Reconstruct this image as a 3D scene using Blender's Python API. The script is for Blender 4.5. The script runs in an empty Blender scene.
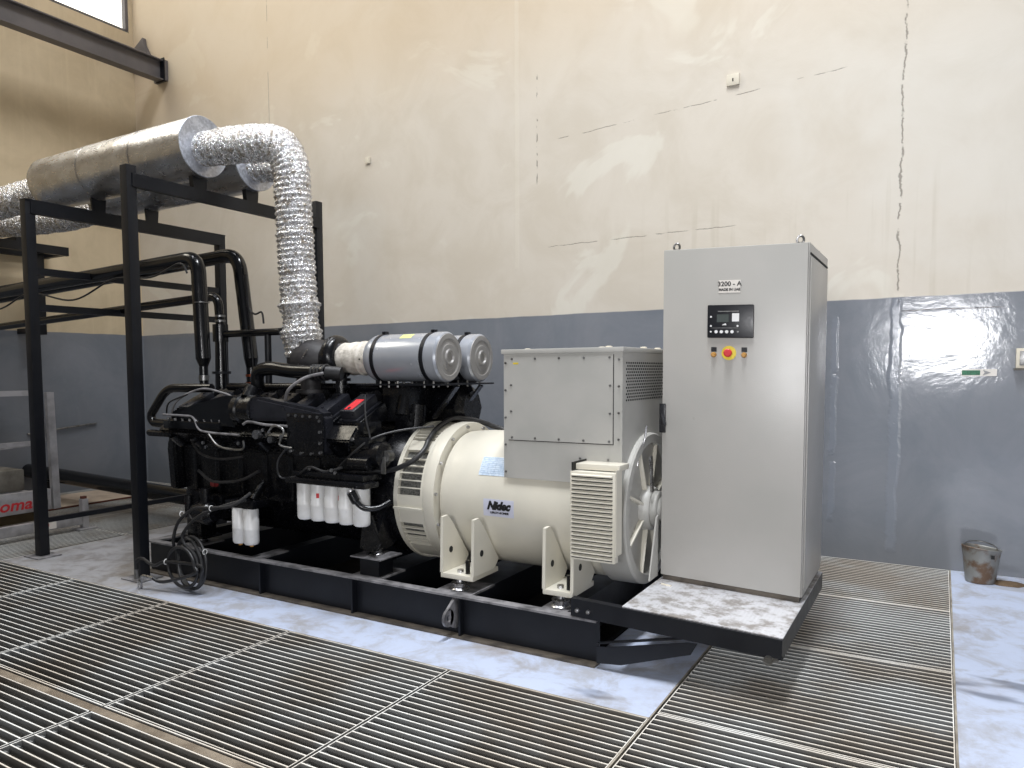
import bpy, bmesh, math, random
from mathutils import Vector, Matrix, Euler, noise
random.seed(7)
S = bpy.context.scene
COL = S.collection
PI = math.pi
R = math.radians
V = Vector

# ------------------------------------------------------------------ materials
def srgb(c):
    return tuple(((x/255)/12.92 if x/255 <= .04045 else ((x/255+.055)/1.055)**2.4) for x in c) + (1,)

class NT:
    """tiny node helper"""
    def __init__(s, name):
        s.m = bpy.data.materials.new(name); s.m.use_nodes = True
        s.t = s.m.node_tree; s.t.nodes.clear()
        s.out = s.t.nodes.new('ShaderNodeOutputMaterial')
        s.b = s.t.nodes.new('ShaderNodeBsdfPrincipled')
        s.t.links.new(s.b.outputs[0], s.out.inputs[0])
        s.pos = s.t.nodes.new('ShaderNodeNewGeometry').outputs['Position']
    def put(s, inp, v):
        if isinstance(v, (int, float)): inp.default_value = v
        elif isinstance(v, tuple): inp.default_value = v
        else: s.t.links.new(v, inp)
    def math(s, op, a, b=0, c=0, clamp=False):
        n = s.t.nodes.new('ShaderNodeMath'); n.operation = op; n.use_clamp = clamp
        s.put(n.inputs[0], a); s.put(n.inputs[1], b); s.put(n.inputs[2], c)
        return n.outputs[0]
    def sep(s):
        n = s.t.nodes.new('ShaderNodeSeparateXYZ'); s.t.links.new(s.pos, n.inputs[0]); return n.outputs
    def mapped(s, scale=(1, 1, 1), loc=(0, 0, 0)):
        n = s.t.nodes.new('ShaderNodeMapping'); s.t.links.new(s.pos, n.inputs[0])
        n.inputs['Scale'].default_value = scale; n.inputs['Location'].default_value = loc; return n.outputs[0]
    def noise(s, scale, detail=4, vec=None, rough=.55, dist=0):
        n = s.t.nodes.new('ShaderNodeTexNoise'); s.t.links.new(vec if vec is not None else s.pos, n.inputs['Vector'])
        n.inputs['Scale'].default_value = scale; n.inputs['Detail'].default_value = detail
        n.inputs['Roughness'].default_value = rough; n.inputs['Distortion'].default_value = dist
        return n.outputs[0]
    def ramp(s, f, a, b):
        n = s.t.nodes.new('ShaderNodeMapRange'); n.interpolation_type = 'SMOOTHSTEP'
        s.put(n.inputs[0], f); n.inputs[1].default_value = a; n.inputs[2].default_value = b; return n.outputs[0]
    def mix(s, f, a, b):
        n = s.t.nodes.new('ShaderNodeMix'); n.data_type = 'RGBA'
        s.put(n.inputs[0], f); s.put(n.inputs[6], a); s.put(n.inputs[7], b); return n.outputs[2]
    def fin(s, col, rough=.5, metal=0., bump=None, bstr=.2, bdist=.01, spec=None, coat=None):
        s.put(s.b.inputs['Base Color'], col); s.put(s.b.inputs['Roughness'], rough); s.put(s.b.inputs['Metallic'], metal)
        if spec is not None: s.b.inputs['Specular IOR Level'].default_value = spec
        if coat is not None: s.b.inputs['Coat Weight'].default_value = coat; s.b.inputs['Coat Roughness'].default_value = .15
        if bump is not None:
            n = s.t.nodes.new('ShaderNodeBump'); n.inputs['Strength'].default_value = bstr
            n.inputs['Distance'].default_value = bdist; s.put(n.inputs['Height'], bump)
            s.t.links.new(n.outputs[0], s.b.inputs['Normal'])
        return s.m

def simple(name, c, rough=.5, metal=0., var=.15, scale=6, c2=None, bstr=.05, bscale=60, spec=None, coat=None, rv=.1, bdist=.004):
    n = NT(name)
    a = srgb(c); b = srgb(c2) if c2 else tuple(x*(1-var) for x in a[:3])+(1,)
    f = n.ramp(n.noise(scale, 5), .35, .7)
    nz = n.noise(bscale, 3)
    rr = n.math('MULTIPLY_ADD', n.noise(scale*2.3, 4), rv*2, rough-rv)
    return n.fin(n.mix(f, a, b), rr, metal, nz, bstr, bdist, spec, coat)

M = {}
M['black'] = simple('black_gloss_paint', (10, 11, 15), .20, 0, .3, 9, (16, 17, 20), .08, 40)
M['engine'] = simple('black_engine_enamel', (9, 10, 14), .26, 0, .3, 14, (17, 17, 20), .14, 30, rv=.12, spec=.45)
M['cover'] = simple('rocker_cover_sheen_paint', (37, 38, 44), .30, 0, .3, 10, (27, 28, 33), .1, 40)  # black covers lifted to grey, reflected sheen put into the colour
M['steelblack'] = simple('black_satin_steel', (14, 16, 22), .42, 0, .3, 5, (20, 22, 27), .08, 50, spec=.35)
M['dusty'] = simple('dusty_black_steel', (132, 130, 132), .6, 0, .3, 12, (74, 73, 75), .1, 60)
M['dustbrown'] = simple('dusty_brown_flange', (98, 90, 80), .65, 0, .3, 10, (60, 55, 50), .1, 60)
M['rubber'] = simple('black_rubber', (26, 26, 28), .45, 0, .3, 20, (40, 40, 42), .15, 150)
M['alt'] = simple('ivory_machine_paint', (212, 207, 193), .34, 0, .1, 3, (203, 199, 186), .04, 30, rv=.06)
M['altgrey'] = simple('pale_grey_box_paint', (176, 174, 169), .42, 0, .1, 4, (168, 167, 162), .04, 40, rv=.05)
M['cab'] = simple('textured_grey_cabinet_paint', (172, 169, 164), .30, 0, .06, 2.5, (167, 165, 160), .22, 190, rv=.05, bdist=.002)
M['zinc'] = simple('bright_zinc', (205, 205, 208), .28, 1, .25, 20, (150, 150, 152), .05, 60)
M['steel'] = simple('galvanised_steel', (150, 150, 150), .35, .9, .3, 15, (110, 108, 104), .06, 60)
M['white'] = simple('white_filter_paint', (230, 230, 230), .3, 0, .03, 12, (220, 219, 217), .03, 60)
M['hosewhite'] = simple('white_silicone_hose', (222, 216, 206), .5, 0, .1, 18, (188, 182, 172), .5, 28, bdist=.02)
M['greycan'] = simple('grey_filter_housing_paint', (172, 176, 184), .24, .35, .06, 6, (166, 170, 178), .03, 60)
M['capgrey'] = simple('grey_end_cap', (148, 146, 144), .42, .2, .08, 9, (138, 136, 134), .04, 60)
M['red'] = simple('red_label', (208, 44, 52), .45, 0, .15, 40)
M['redtext'] = simple('red_lettering', (190, 40, 46), .5, 0, .15, 40)
M['yellow'] = simple('yellow_plastic', (222, 200, 60), .45, 0, .1, 40)
M['orange'] = simple('worn_orange_plastic', (190, 140, 70), .5, 0, .2, 60)
M['ink'] = simple('black_ink', (18, 18, 20), .5, 0, .1, 40)
M['plate'] = simple('lavender_white_plate', (196, 198, 214), .4, 0, .04, 30)
M['plate2'] = simple('pale_blue_nameplate', (205, 218, 232), .35, 0, .12, 60, (172, 192, 214))
M['labelwhite'] = simple('white_label', (222, 216, 208), .45, 0, .06, 30)
M['plastic'] = simple('black_plastic', (24, 25, 30), .35, 0, .1, 30)
M['screen'] = simple('grey_display_glass', (78, 84, 82), .15, 0, .1, 30)
M['grid'] = simple('dark_louvre_mesh', (112, 112, 108), .6, 0, .5, 90, (52, 52, 52), .6, 160)
M['hole'] = simple('dark_opening', (30, 30, 28), .8)
M['alu'] = simple('aluminium_extrusion', (186, 184, 186), .4, .5, .1, 10, (160, 158, 160), .05, 60)
M['ply'] = simple('pale_plywood', (196, 178, 158), .6, 0, .12, 6, (176, 158, 138), .08, 30)
M['plyedge'] = simple('plywood_edge', (92, 52, 40), .6)
M['mud'] = simple('dirty_grey_panel', (120, 116, 108), .6, 0, .3, 7, (86, 82, 74), .1, 40)
M['green'] = simple('green_label', (52, 120, 86), .5, 0, .3, 80, (30, 86, 62))
M['olive'] = simple('olive_primer', (86, 72, 46), .6, 0, .3, 12)
M['beam'] = simple('grey_beam_paint', (104, 100, 100), .5, 0, .1, 3, (92, 89, 90), .05, 30)
M['whiteplas'] = simple('ivory_plastic', (214, 206, 188), .45, 0, .08, 30)
M['copper'] = simple('copper_fitting', (150, 78, 50), .4, .7, .3, 40)

def foil():
    n = NT('crumpled_aluminium_foil')
    z1 = n.noise(24, 4, rough=.6, dist=1.2); z2 = n.noise(60, 3)
    h = n.math('ADD', z1, n.math('MULTIPLY', z2, .4))
    c = n.mix(n.ramp(n.noise(30, 4), .45, .7), srgb((238, 238, 240)), srgb((170, 160, 146)))
    return n.fin(c, n.math('MULTIPLY_ADD', z2, .3, .12), .9, n.math('ADD', h, n.math('MULTIPLY', z2, .5)), 1.0, .022)
M['foil'] = foil()
def cladding():
    n = NT('worn_aluminium_cladding')
    st = n.noise(4, 5, n.mapped((.8, 1.4, 1.4)), .6, .2)
    c = n.mix(n.ramp(st, .35, .68), srgb((206, 206, 208)), srgb((182, 178, 174)))
    sc = n.noise(16, 4, n.mapped((1, .3, 3)))
    return n.fin(c, n.math('MULTIPLY_ADD', sc, .25, .17), .88, n.noise(7, 4), .25, .03)
M['clad'] = cladding()
def endcap():
    n = NT('galvanised_disc')
    v = n.t.nodes.new('ShaderNodeTexVoronoi'); n.t.links.new(n.pos, v.inputs['Vector']); v.inputs['Scale'].default_value = 60
    sp = n.t.nodes.new('ShaderNodeSeparateColor'); n.t.links.new(v.outputs['Color'], sp.inputs[0])
    c = n.mix(n.ramp(n.math('MULTIPLY_ADD', sp.outputs[0], .4, n.math('MULTIPLY', n.noise(9, 4), .6)), .2, .8), srgb((205, 208, 216)), srgb((165, 168, 176)))
    return n.fin(c, .42, .55, n.noise(30), .05)
M['disc'] = endcap()
def tread():
    n = NT('worn_tread_plate')
    p = n.noise(11, 6, rough=.7); w = n.t.nodes.new('ShaderNodeTexWave'); w.inputs['Scale'].default_value = 16
    w.inputs['Distortion'].default_value = 2.5; n.t.links.new(n.pos, w.inputs['Vector'])
    c = n.mix(n.ramp(p, .42, .62), srgb((226, 226, 230)), srgb((160, 154, 150)))
    return n.fin(c, n.math('MULTIPLY_ADD', p, .3, .22), .35, w.outputs[1], .3, .004)
M['tread'] = tread()
def gratemat():
    n = NT('galvanised_grating')
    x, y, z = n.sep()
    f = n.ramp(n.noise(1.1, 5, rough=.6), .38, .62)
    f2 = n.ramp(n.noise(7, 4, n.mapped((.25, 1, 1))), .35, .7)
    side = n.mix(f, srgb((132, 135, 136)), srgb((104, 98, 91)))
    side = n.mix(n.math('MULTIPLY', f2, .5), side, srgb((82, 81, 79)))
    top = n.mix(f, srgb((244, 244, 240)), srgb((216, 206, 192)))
    t = n.ramp(z, -.004, -.001)     # overhead light painted in: bar tops pale, sides darker
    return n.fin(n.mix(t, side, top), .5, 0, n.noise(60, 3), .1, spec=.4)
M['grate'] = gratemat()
def concrete():
    n = NT('painted_concrete')
    a = n.noise(.9, 7, rough=.65, dist=.3); b = n.noise(4.2, 6, rough=.7, dist=.5); d = n.noise(22, 4)
    x, y, z = n.sep()
    c = n.mix(n.ramp(b, .42, .66), srgb((184, 194, 216)), srgb((162, 164, 172)))
    c = n.mix(n.math('MULTIPLY', n.ramp(a, .52, .66), .7), c, srgb((136, 122, 106)))
    c = n.mix(n.math('MULTIPLY', n.ramp(n.noise(2.1, 3, n.mapped((.5, 1.3, 1), (3.1, .4, 0))), .60, .68), .65), c, srgb((70, 72, 82)))
    left = n.ramp(x, -3.6, -5.2)     # light falloff painted in: slab greyer and darker to the left
    c = n.mix(n.math('MULTIPLY', left, .75), c, n.mix(n.ramp(b, .4, .65), srgb((150, 146, 140)), srgb((112, 106, 98))))
    return n.fin(c, n.math('MULTIPLY_ADD', d, .2, .35), 0, n.math('ADD', n.math('MULTIPLY', b, .6), n.math('MULTIPLY', d, .3)), .2, .012)
M['concrete'] = concrete()

def wallmat(name, left=False):
    n = NT(name)
    x, y, z = n.sep()
    u = y if left else x
    big = n.noise(.45, 5, rough=.6, dist=.4); mid = n.noise(1.7, 6, rough=.65, dist=.6); fine = n.noise(9, 5)
    if left:
        cr = n.mix(n.ramp(mid, .35, .7), srgb((214, 196, 164)), srgb((200, 182, 150)))
        st = n.noise(14, 3, n.mapped((1, 1, .03)))
        cr = n.mix(n.math('MULTIPLY', n.ramp(st, .5, .75), .3), cr, srgb((222, 206, 174)))
    else:
        cr = n.mix(n.ramp(mid, .35, .7), srgb((209, 201, 188)), srgb((201, 192, 177)))
        cr = n.mix(n.math('MULTIPLY', n.ramp(big, .5, .66), .5), cr, srgb((216, 212, 203)))
        cr = n.mix(n.math('MULTIPLY', n.ramp(n.noise(.8, 4, n.mapped((1, 1, 1.4), (5, 0, 2)), .6, 1.2), .58, .64), .35), cr, srgb((226, 224, 212)))
        # old water runs
        st = n.noise(9, 3, n.mapped((1, 1, .05)))
        zone = n.math('MULTIPLY', n.ramp(n.math('ADD', z, n.math('MULTIPLY', mid, .7)), 3.45, 3.15), n.ramp(x, -2.6, -1.6))
        cr = n.mix(n.math('MULTIPLY', n.math('MULTIPLY', n.ramp(st, .56, .68), zone), .22), cr, srgb((168, 158, 134)))
        # upper plaster turns tan with height
        up = n.ramp(n.math('ADD', z, n.math('MULTIPLY', big, 1.6)), 4.6, 6.2)
        cr = n.mix(n.math('MULTIPLY', up, .45), cr, srgb((198, 170, 126)))
    bl = n.mix(n.ramp(mid, .35, .7), srgb((130, 133, 139)), srgb((119, 124, 131)))
    bl = n.mix(n.math('MULTIPLY', n.ramp(fine, .55, .75), .25), bl, srgb((134, 138, 146)))
    # darker grey towards the floor
    bl = n.mix(n.math('MULTIPLY', n.ramp(z, .5, .0), .35), bl, srgb((104, 106, 108)))
    edge = n.ramp(n.math('ADD', z, n.math('MULTIPLY', n.noise(3, 2), .02)), 2.055, 2.045)
    col = n.mix(edge, cr, bl)
    h = n.math('ADD', n.math('MULTIPLY', mid, .8), n.math('MULTIPLY', fine, .12))
    if not left:
        def line(coord, c0, run, amp, w, lo, hi, thr=.35, freq=3.):
            wob = n.math('MULTIPLY_ADD', n.noise(freq, 5, rough=.7), amp, -amp*.5)
            d = n.math('ABSOLUTE', n.math('ADD', n.math('SUBTRACT', coord, c0), wob))
            k = n.ramp(d, w, w*.45)
            k = n.math('MULTIPLY', k, n.math('MULTIPLY', n.ramp(run, lo-.03, lo+.03), n.ramp(run, hi+.03, hi-.03)))
            return n.math('MULTIPLY', k, n.ramp(n.noise(freq*2.2, 3, n.mapped((1, 1, 1), (c0*3, 1, 2))), thr, thr+.1))
        cracks = [line(x, -.30, z, .10, .009, 2.0, 4.6, .38, 5.), line(x, -3.33, z, .03, .009, 3.3, 4.3, .47, 6.),
                  line(n.math('MULTIPLY_ADD', x, -.055, z), 3.85, x, .04, .0045, -3.1, -.7, .44),
                  line(n.math('MULTIPLY_ADD', x, -.01, z), 2.72, x, .05, .0045, -3.2, -1.5, .40),
                  line(x, -6.9, z, .02, .005, 3.8, 6.0, .45), line(z, 1.94, x, .05, .005, -.26, .35, .3)]
        k = cracks[0]
        for c in cracks[1:]: k = n.math('MAXIMUM', k, c)
        col = n.mix(n.math('MULTIPLY', k, .62), col, srgb((84, 74, 62)))
        # filled joints, proud of the wall
        ridge = n.math('MAXIMUM', line(x, -.30, z, .10, .045, .1, 2.05, .2), line(x, -.72, z, .08, .03, .3, 1.9, .3))
        ridge = n.math('MAXIMUM', ridge, n.math('MULTIPLY', line(x, -3.55, z, .03, .03, 2.5, 5.5, .0), .5))
        col = n.mix(n.math('MULTIPLY', ridge, .4), col, n.mix(edge, srgb((222, 216, 200)), srgb((132, 138, 148))))
        h = n.math('ADD', h, n.math('MULTIPLY', ridge, .9)); h = n.math('SUBTRACT', h, n.math('MULTIPLY', k, .8))
    rough = n.math('SUBTRACT', .52, n.math('MULTIPLY', edge, .41))
    return n.fin(col, rough, 0, h, .16, .03, spec=.5)
M['wall_back'] = wallmat('plaster_wall_cream_over_grey_blue')
M['wall_left'] = wallmat('plaster_side_wall', True)
def glass():
    n = NT('bright_frosted_pane')
    n.put(n.b.inputs['Base Color'], (.8, .8, .75, 1)); n.put(n.b.inputs['Emission Color'], (1, .96, .86, 1)); n.b.inputs['Emission Strength'].default_value = 1.7
    return n.m
M['pane'] = glass()
def bucketm():
    n = NT('rusty_galvanised_bucket')
    c = n.mix(n.ramp(n.noise(9, 5), .45, .62), srgb((138, 138, 134)), srgb((106, 84, 66)))
    return n.fin(c, .5, .4, n.noise(20, 4), .3, .01)
M['bucket'] = bucketm()

# ------------------------------------------------------------------ mesh builder
class MB:
    def __init__(s): s.b = bmesh.new()
    def _add(s, verts, faces, mtx=None, smooth=False):
        vs = [s.b.verts.new(mtx @ V(v) if mtx else V(v)) for v in verts]
        out = []
        for f in faces:
            try:
                fc = s.b.faces.new([vs[i] for i in f]); fc.smooth = smooth; out.append(fc)
            except ValueError: pass
        return vs, out
    def box(s, x0, x1, y0, y1, z0, z1, bev=0, mtx=None):
        vs, fs = s._add([(x, y, z) for x in (x0, x1) for y in (y0, y1) for z in (z0, z1)],
                        [(0, 1, 3, 2), (4, 6, 7, 5), (0, 4, 5, 1), (2, 3, 7, 6), (0, 2, 6, 4), (1, 5, 7, 3)], mtx)
        if bev:
            es = list({e for f in fs for e in f.edges})
            bmesh.ops.bevel(s.b, geom=es, offset=bev, segments=2, affect='EDGES', profile=.6)
        return s
    def bar(s, p, q, w, h, up=(0, 0, 1), bev=0):
        p, q = V(p), V(q); d = (q-p); L = d.length; d.normalize()
        u = V(up); sx = d.cross(u)
        if sx.length < 1e-4: sx = d.cross(V((0, 1, 0)))
        sx.normalize(); u = sx.cross(d)
        m = Matrix((sx, d, u)).transposed().to_4x4(); m.translation = p
        return s.box(-w/2, w/2, 0, L, -h/2, h/2, bev, m)
    def prism(s, pts, axis, a, b, bev=0):
        """polygon in the plane normal to axis, extruded a..b"""
        def P(p, t):
            return {'x': (t, p[0], p[1]), 'y': (p[0], t, p[1]), 'z': (p[0], p[1], t)}[axis]
        n = len(pts)
        vs, fs = s._add([P(p, a) for p in pts]+[P(p, b) for p in pts],
                        [tuple(range(n)), tuple(range(2*n-1, n-1, -1))]+[(i, (i+1) % n, n+(i+1) % n, n+i) for i in range(n)])
        bmesh.ops.recalc_face_normals(s.b, faces=fs)
        if bev:
            bmesh.ops.bevel(s.b, geom=list({e for f in fs for e in f.edges}), offset=bev, segments=2, affect='EDGES')
        return s
    def rings(s, cs, caps=True, closed=False):
        n = len(cs[0]); vs = [[s.b.verts.new(V(p)) for p in c] for c in cs]
        m = len(cs)
        for i in range(m if closed else m-1):
            a, b = vs[i], vs[(i+1) % m]
            for j in range(n):
                f = s.b.faces.new((a[j], a[(j+1) % n], b[(j+1) % n], b[j])); f.smooth = True
        if caps and not closed:
            s.b.faces.new(list(reversed(vs[0]))); s.b.faces.new(vs[-1])
        return s
    def tube(s, pts, r, seg=14, caps=True, fn=None, closed=False):
        pts = [V(p) for p in pts]; n = len(pts); cs = []; u = None
        for i, p in enumerate(pts):
            if closed: d = pts[(i+1) % n]-pts[i-1]
            else: d = pts[min(i+1, n-1)]-pts[max(i-1, 0)]
            d.normalize()
            if u is None:
                u = d.orthogonal().normalized()
            u = (u-d*u.dot(d)).normalized(); w = d.cross(u)
            rr = r[i] if isinstance(r, (list, tuple)) else r
            ring = []
            for j in range(seg):
                a = 2*PI*j/seg; k = rr
                if fn: k = rr*fn(i, a, p)
                ring.append(p+(u*math.cos(a)+w*math.sin(a))*k)
            cs.append(ring)
        return s.rings(cs, caps, closed)
    def lathe(s, prof, o, axis='x', seg=40, caps=True):
        """prof: (t along axis, radius)"""
        o = V(o); ax = {'x': V((1, 0, 0)), 'y': V((0, 1, 0)), 'z': V((0, 0, 1))}[axis]
        u = {'x': V((0, 1, 0)), 'y': V((0, 0, 1)), 'z': V((1, 0, 0))}[axis]; w = ax.cross(u)
        return s.rings([[o+ax*t+(u*math.cos(2*PI*j/seg)+w*math.sin(2*PI*j/seg))*max(r, 1e-4) for j in range(seg)] for t, r in prof], caps)
    def cyl(s, p, q, r, seg=16, r2=None):
        return s.tube([p, q], [r, r if r2 is None else r2], seg)
    def ball(s, c, r, seg=10):
        bmesh.ops.create_icosphere(s.b, subdivisions=2, radius=r, matrix=Matrix.Translation(c)); return s
    def build(s, name, mat, parent=None, ang=35, mtx=None):
        me = bpy.data.meshes.new(name)
        if mtx: s.b.transform(mtx)
        bmesh.ops.recalc_face_normals(s.b, faces=s.b.faces[:])
        s.b.to_mesh(me); s.b.free()
        me.materials.append(mat if not isinstance(mat, str) else M[mat])
        for p in me.polygons: p.use_smooth = True
        me.set_sharp_from_angle(angle=R(ang))
        o = bpy.data.objects.new(name, me); COL.objects.link(o)
        if parent is not None: adopt(o, parent)
        return o

def world_m(o):
    m = o.matrix_basis.copy()
    return m if o.parent is None else world_m(o.parent) @ o.matrix_parent_inverse @ m
def adopt(o, p):
    o.parent = p; o.matrix_parent_inverse = world_m(p).inverted()

def tag(o, label=None, cat=None, group=None, kind=None):
    for k, v in (('label', label), ('category', cat), ('group', group), ('kind', kind)):
        if v: o[k] = v
    return o
def thing(name, loc, label, cat, group=None):
    o = bpy.data.objects.new(name, None); o.location = loc; o.empty_display_size = .1; COL.objects.link(o)
    return tag(o, label, cat, group)

def bend(pts, r, n=7):
    """round the corners of a polyline"""
    pts = [V(p) for p in pts]; out = [pts[0]]
    for i in range(1, len(pts)-1):
        a, b, c = pts[i-1], pts[i], pts[i+1]
        d1 = (a-b); d2 = (c-b); rr = min(r if not isinstance(r, (list, tuple)) else r[i-1], d1.length*.49, d2.length*.49)
        p, q = b+d1.normalized()*rr, b+d2.normalized()*rr
        for k in range(n+1):
            t = k/n; out.append(p*(1-t)**2+b*2*t*(1-t)+q*t*t)
    out.append(pts[-1]); return out
def smooth_path(pts, n=8):
    pts = [V(p) for p in pts]; P = [pts[0]]+pts+[pts[-1]]; out = []
    for i in range(1, len(P)-2):
        a, b, c, d = P[i-1:i+3]
        for k in range(n):
            t = k/n
            out.append(.5*((2*b)+(c-a)*t+(2*a-5*b+4*c-d)*t*t+(3*b-a-3*c+d)*t**3))
    out.append(pts[-1]); return out
def resample(pts, step):
    out = [V(pts[0])]; acc = 0
    for a, b in zip(pts[:-1], pts[1:]):
        a, b = V(a), V(b); L = (b-a).length; t = step-acc
        while t <= L:
            out.append(a.lerp(b, t/L)); t += step
        acc = L-(t-step)
    out.append(V(pts[-1])); return out

def text(name, body, size, mtx, mat, parent, shear=0, ext=.0008, align='CENTER', sx=1.0, bold=.0):
    cu = bpy.data.curves.new(name, 'FONT'); cu.body = body; cu.size = size; cu.shear = shear; cu.extrude = ext
    cu.align_x = align; cu.align_y = 'CENTER'; cu.offset = bold; cu.resolution_u = 3
    t = bpy.data.objects.new(name, cu); COL.objects.link(t)
    bpy.context.view_layer.update()
    me = bpy.data.meshes.new_from_object(t.evaluated_get(bpy.context.evaluated_depsgraph_get()))
    bpy.data.objects.remove(t); bpy.data.curves.remove(cu)
    me.transform(mtx @ Matrix.Diagonal((sx, 1, 1, 1))); me.materials.clear(); me.materials.append(M[mat])
    o = bpy.data.objects.new(name, me); COL.objects.link(o)
    if parent is not None: adopt(o, parent)
    return o
def frame(o, xd, yd):
    """matrix with local x=xd, y=yd (both world), origin o"""
    xd = V(xd).normalized(); yd = V(yd).normalized(); zd = xd.cross(yd)
    m = Matrix((xd, yd, zd)).transposed().to_4x4(); m.translation = V(o); return m

# ------------------------------------------------------------------ camera
def camera():
    yaw, p, r = .563581, .066355, -.0071372
    cy, sy, cp, sp, cr, sr = math.cos(yaw), math.sin(yaw), math.cos(p), math.sin(p), math.cos(r), math.sin(r)
    fw = V((-sy*cp, cy*cp, -sp)); rt = V((cy, sy, 0)); up = rt.cross(fw)
    r2 = cr*rt+sr*up; u2 = -sr*rt+cr*up
    m = Matrix((r2, u2, -fw)).transposed().to_4x4(); m.translation = V((0, 0, 1.5))
    c = bpy.data.cameras.new('camera'); c.sensor_width = 36; c.lens = 759.385*36/1024
    c.shift_x = (512-461.245)/1024; c.shift_y = (422.64-384)/1024; c.clip_start = .02
    o = bpy.data.objects.new('camera', c); o.matrix_world = m; COL.objects.link(o); S.camera = o
camera()

# ------------------------------------------------------------------ the room
WY, WX = 6.66, -9.46
def struct(o): return tag(o, kind='structure')
struct(MB().box(WX-.3, 6, WY, WY+.3, -.4, 9.5).build('wall_back', 'wall_back'))
# side wall with a window opening high up
w = MB()
w.box(WX-.3, WX, -6, WY, -.4, 6.12)
w.box(WX-.3, WX, -6, WY, 8.2, 9.5)
w.box(WX-.3, WX, 6.60, WY, 6.12, 8.2)
w.box(WX-.3, WX, -6, .9, 6.12, 8.2)
struct(w.build('wall_left', 'wall_left'))
win = thing('window_1', (WX, 3.8, 6.12), None, None); win['kind'] = 'structure'
f = MB()
f.box(WX-.12, WX-.02, .9, 6.60, 6.12, 6.16).box(WX-.12, WX-.02, .9, 6.60, 8.15, 8.2)
for y in (.92, 1.85, 2.8, 3.75, 4.62, 5.55, 6.585):
    f.box(WX-.12, WX-.01, y-.028, y+.028, 6.16, 8.15)
f.build('window_frame', 'beam', win)
ys = [.92, 1.85, 2.8, 3.75, 4.62, 5.55, 6.585]
for a, b in zip(ys[:-1], ys[1:]):
    MB().box(WX-.09, WX-.08, a+.02, b-.02, 6.15, 8.16).build('window_pane', 'pane', win)

# concrete slabs and the pit under the gratings
PAD = (-6.42, -1.03, 3.135, WY)
fl = MB()
fl.box(*PAD, -.45, 0)
struct(fl.build('floor', 'concrete'))
struct(MB().box(.10, 6, -4, WY, -.45, 0).build('floor', 'concrete'))
struct(MB().box(WX, .10, -4, WY, -.5, -.45).build('floor', 'mud'))

PITCH = .05
def grating(x0, x1, y0, y1, along, label, group, first_edge=True):
    b = MB(); t = .0058; d = .038
    L = (y1-y0) if along == 'x' else (x1-x0)
    n = int(round(L/PITCH)); st = L/n
    for i in range(n+1):
        c = i*st
        j = random.uniform(-.0012, .0012)
        if along == 'x': b.box(x0+.004, x1-.004, y0+c-t/2+j, y0+c+t/2+j, -d, 0)
        else: b.box(x0+c-t/2+j, x0+c+t/2+j, y0+.004, y1-.004, -d, 0)
    if along == 'x':
        for x in (x0+.004, x1-.004): b.box(x-.002, x+.002, y0, y1, -d, -.0015)
        for x in (x0+(x1-x0)*.33, x0+(x1-x0)*.67): b.box(x-.004, x+.004, y0, y1, -d, -.030)
        for i in range(n):
            b.box(x0+.006, x0+.03, y0+i*st+.006, y0+i*st+.03, -.022, -.016)
        b.box(x0+.004, x1-.004, y0+.012, y0+.016, -d, 0)
    else:
        for y in (y0+.004, y1-.004): b.box(x0, x1, y-.002, y+.002, -d, -.0015)
        for y in (y0+(y1-y0)*.5,): b.box(x0, x1, y-.004, y+.004, -d, -.030)
    o = b.build('floor_grating', 'grate')
    return tag(o, label, 'grating', group)
cols = [(-7.54, -6.47), (-6.46, -5.37), (-5.36, -4.28), (-4.27, -3.18), (-3.17, -2.065), (-2.055, -1.03)]
place = ['nearest the left edge of the photo', 'beside the left rack post', 'before the hose coil', 'before the white oil filters',
         'before the skid lifting eye', 'before the bolted end of the skid']
for (a, b), p in zip(cols, place):
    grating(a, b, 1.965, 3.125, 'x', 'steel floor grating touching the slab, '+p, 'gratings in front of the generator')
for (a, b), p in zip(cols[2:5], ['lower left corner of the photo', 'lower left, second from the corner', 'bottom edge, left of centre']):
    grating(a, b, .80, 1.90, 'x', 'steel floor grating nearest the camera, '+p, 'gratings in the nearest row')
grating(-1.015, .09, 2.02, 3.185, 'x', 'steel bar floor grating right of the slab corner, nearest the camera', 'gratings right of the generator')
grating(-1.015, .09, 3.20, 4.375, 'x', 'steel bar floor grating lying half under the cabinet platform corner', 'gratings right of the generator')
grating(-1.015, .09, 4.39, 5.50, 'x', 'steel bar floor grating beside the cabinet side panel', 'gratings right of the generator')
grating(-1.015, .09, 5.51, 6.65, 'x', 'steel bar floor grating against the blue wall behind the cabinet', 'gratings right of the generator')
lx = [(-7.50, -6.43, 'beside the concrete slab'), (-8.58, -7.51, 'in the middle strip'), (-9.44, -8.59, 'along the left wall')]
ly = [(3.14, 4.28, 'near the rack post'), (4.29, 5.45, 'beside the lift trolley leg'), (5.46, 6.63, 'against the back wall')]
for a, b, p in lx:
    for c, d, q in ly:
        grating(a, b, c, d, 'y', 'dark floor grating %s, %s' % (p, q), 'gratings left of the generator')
tr = MB().box(-7.54, -1.03, 1.915, 1.952, -.05, -.004); tr.box(-7.54, -1.03, 1.905, 1.911, -.05, 0)
struct(tr.build('trim_1', simple('worn_angle_iron', (150, 138, 122), .5, .2, .2, 6, (112, 100, 86))))
tr = MB().box(-9.4, PAD[0], 3.126, 3.136, -.05, 0); tr.box(-6.43, -1.02, 3.126, 3.1345, -.05, .001)
tr.box(.091, .1, 1.5, WY, -.05, .001); tr.box(-1.029, -1.022, 1.5, WY, -.05, .001)
struct(tr.build('trim_2', simple('worn_edge_angle', (176, 168, 154), .5, .3, .2, 6, (126, 118, 106))))
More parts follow.
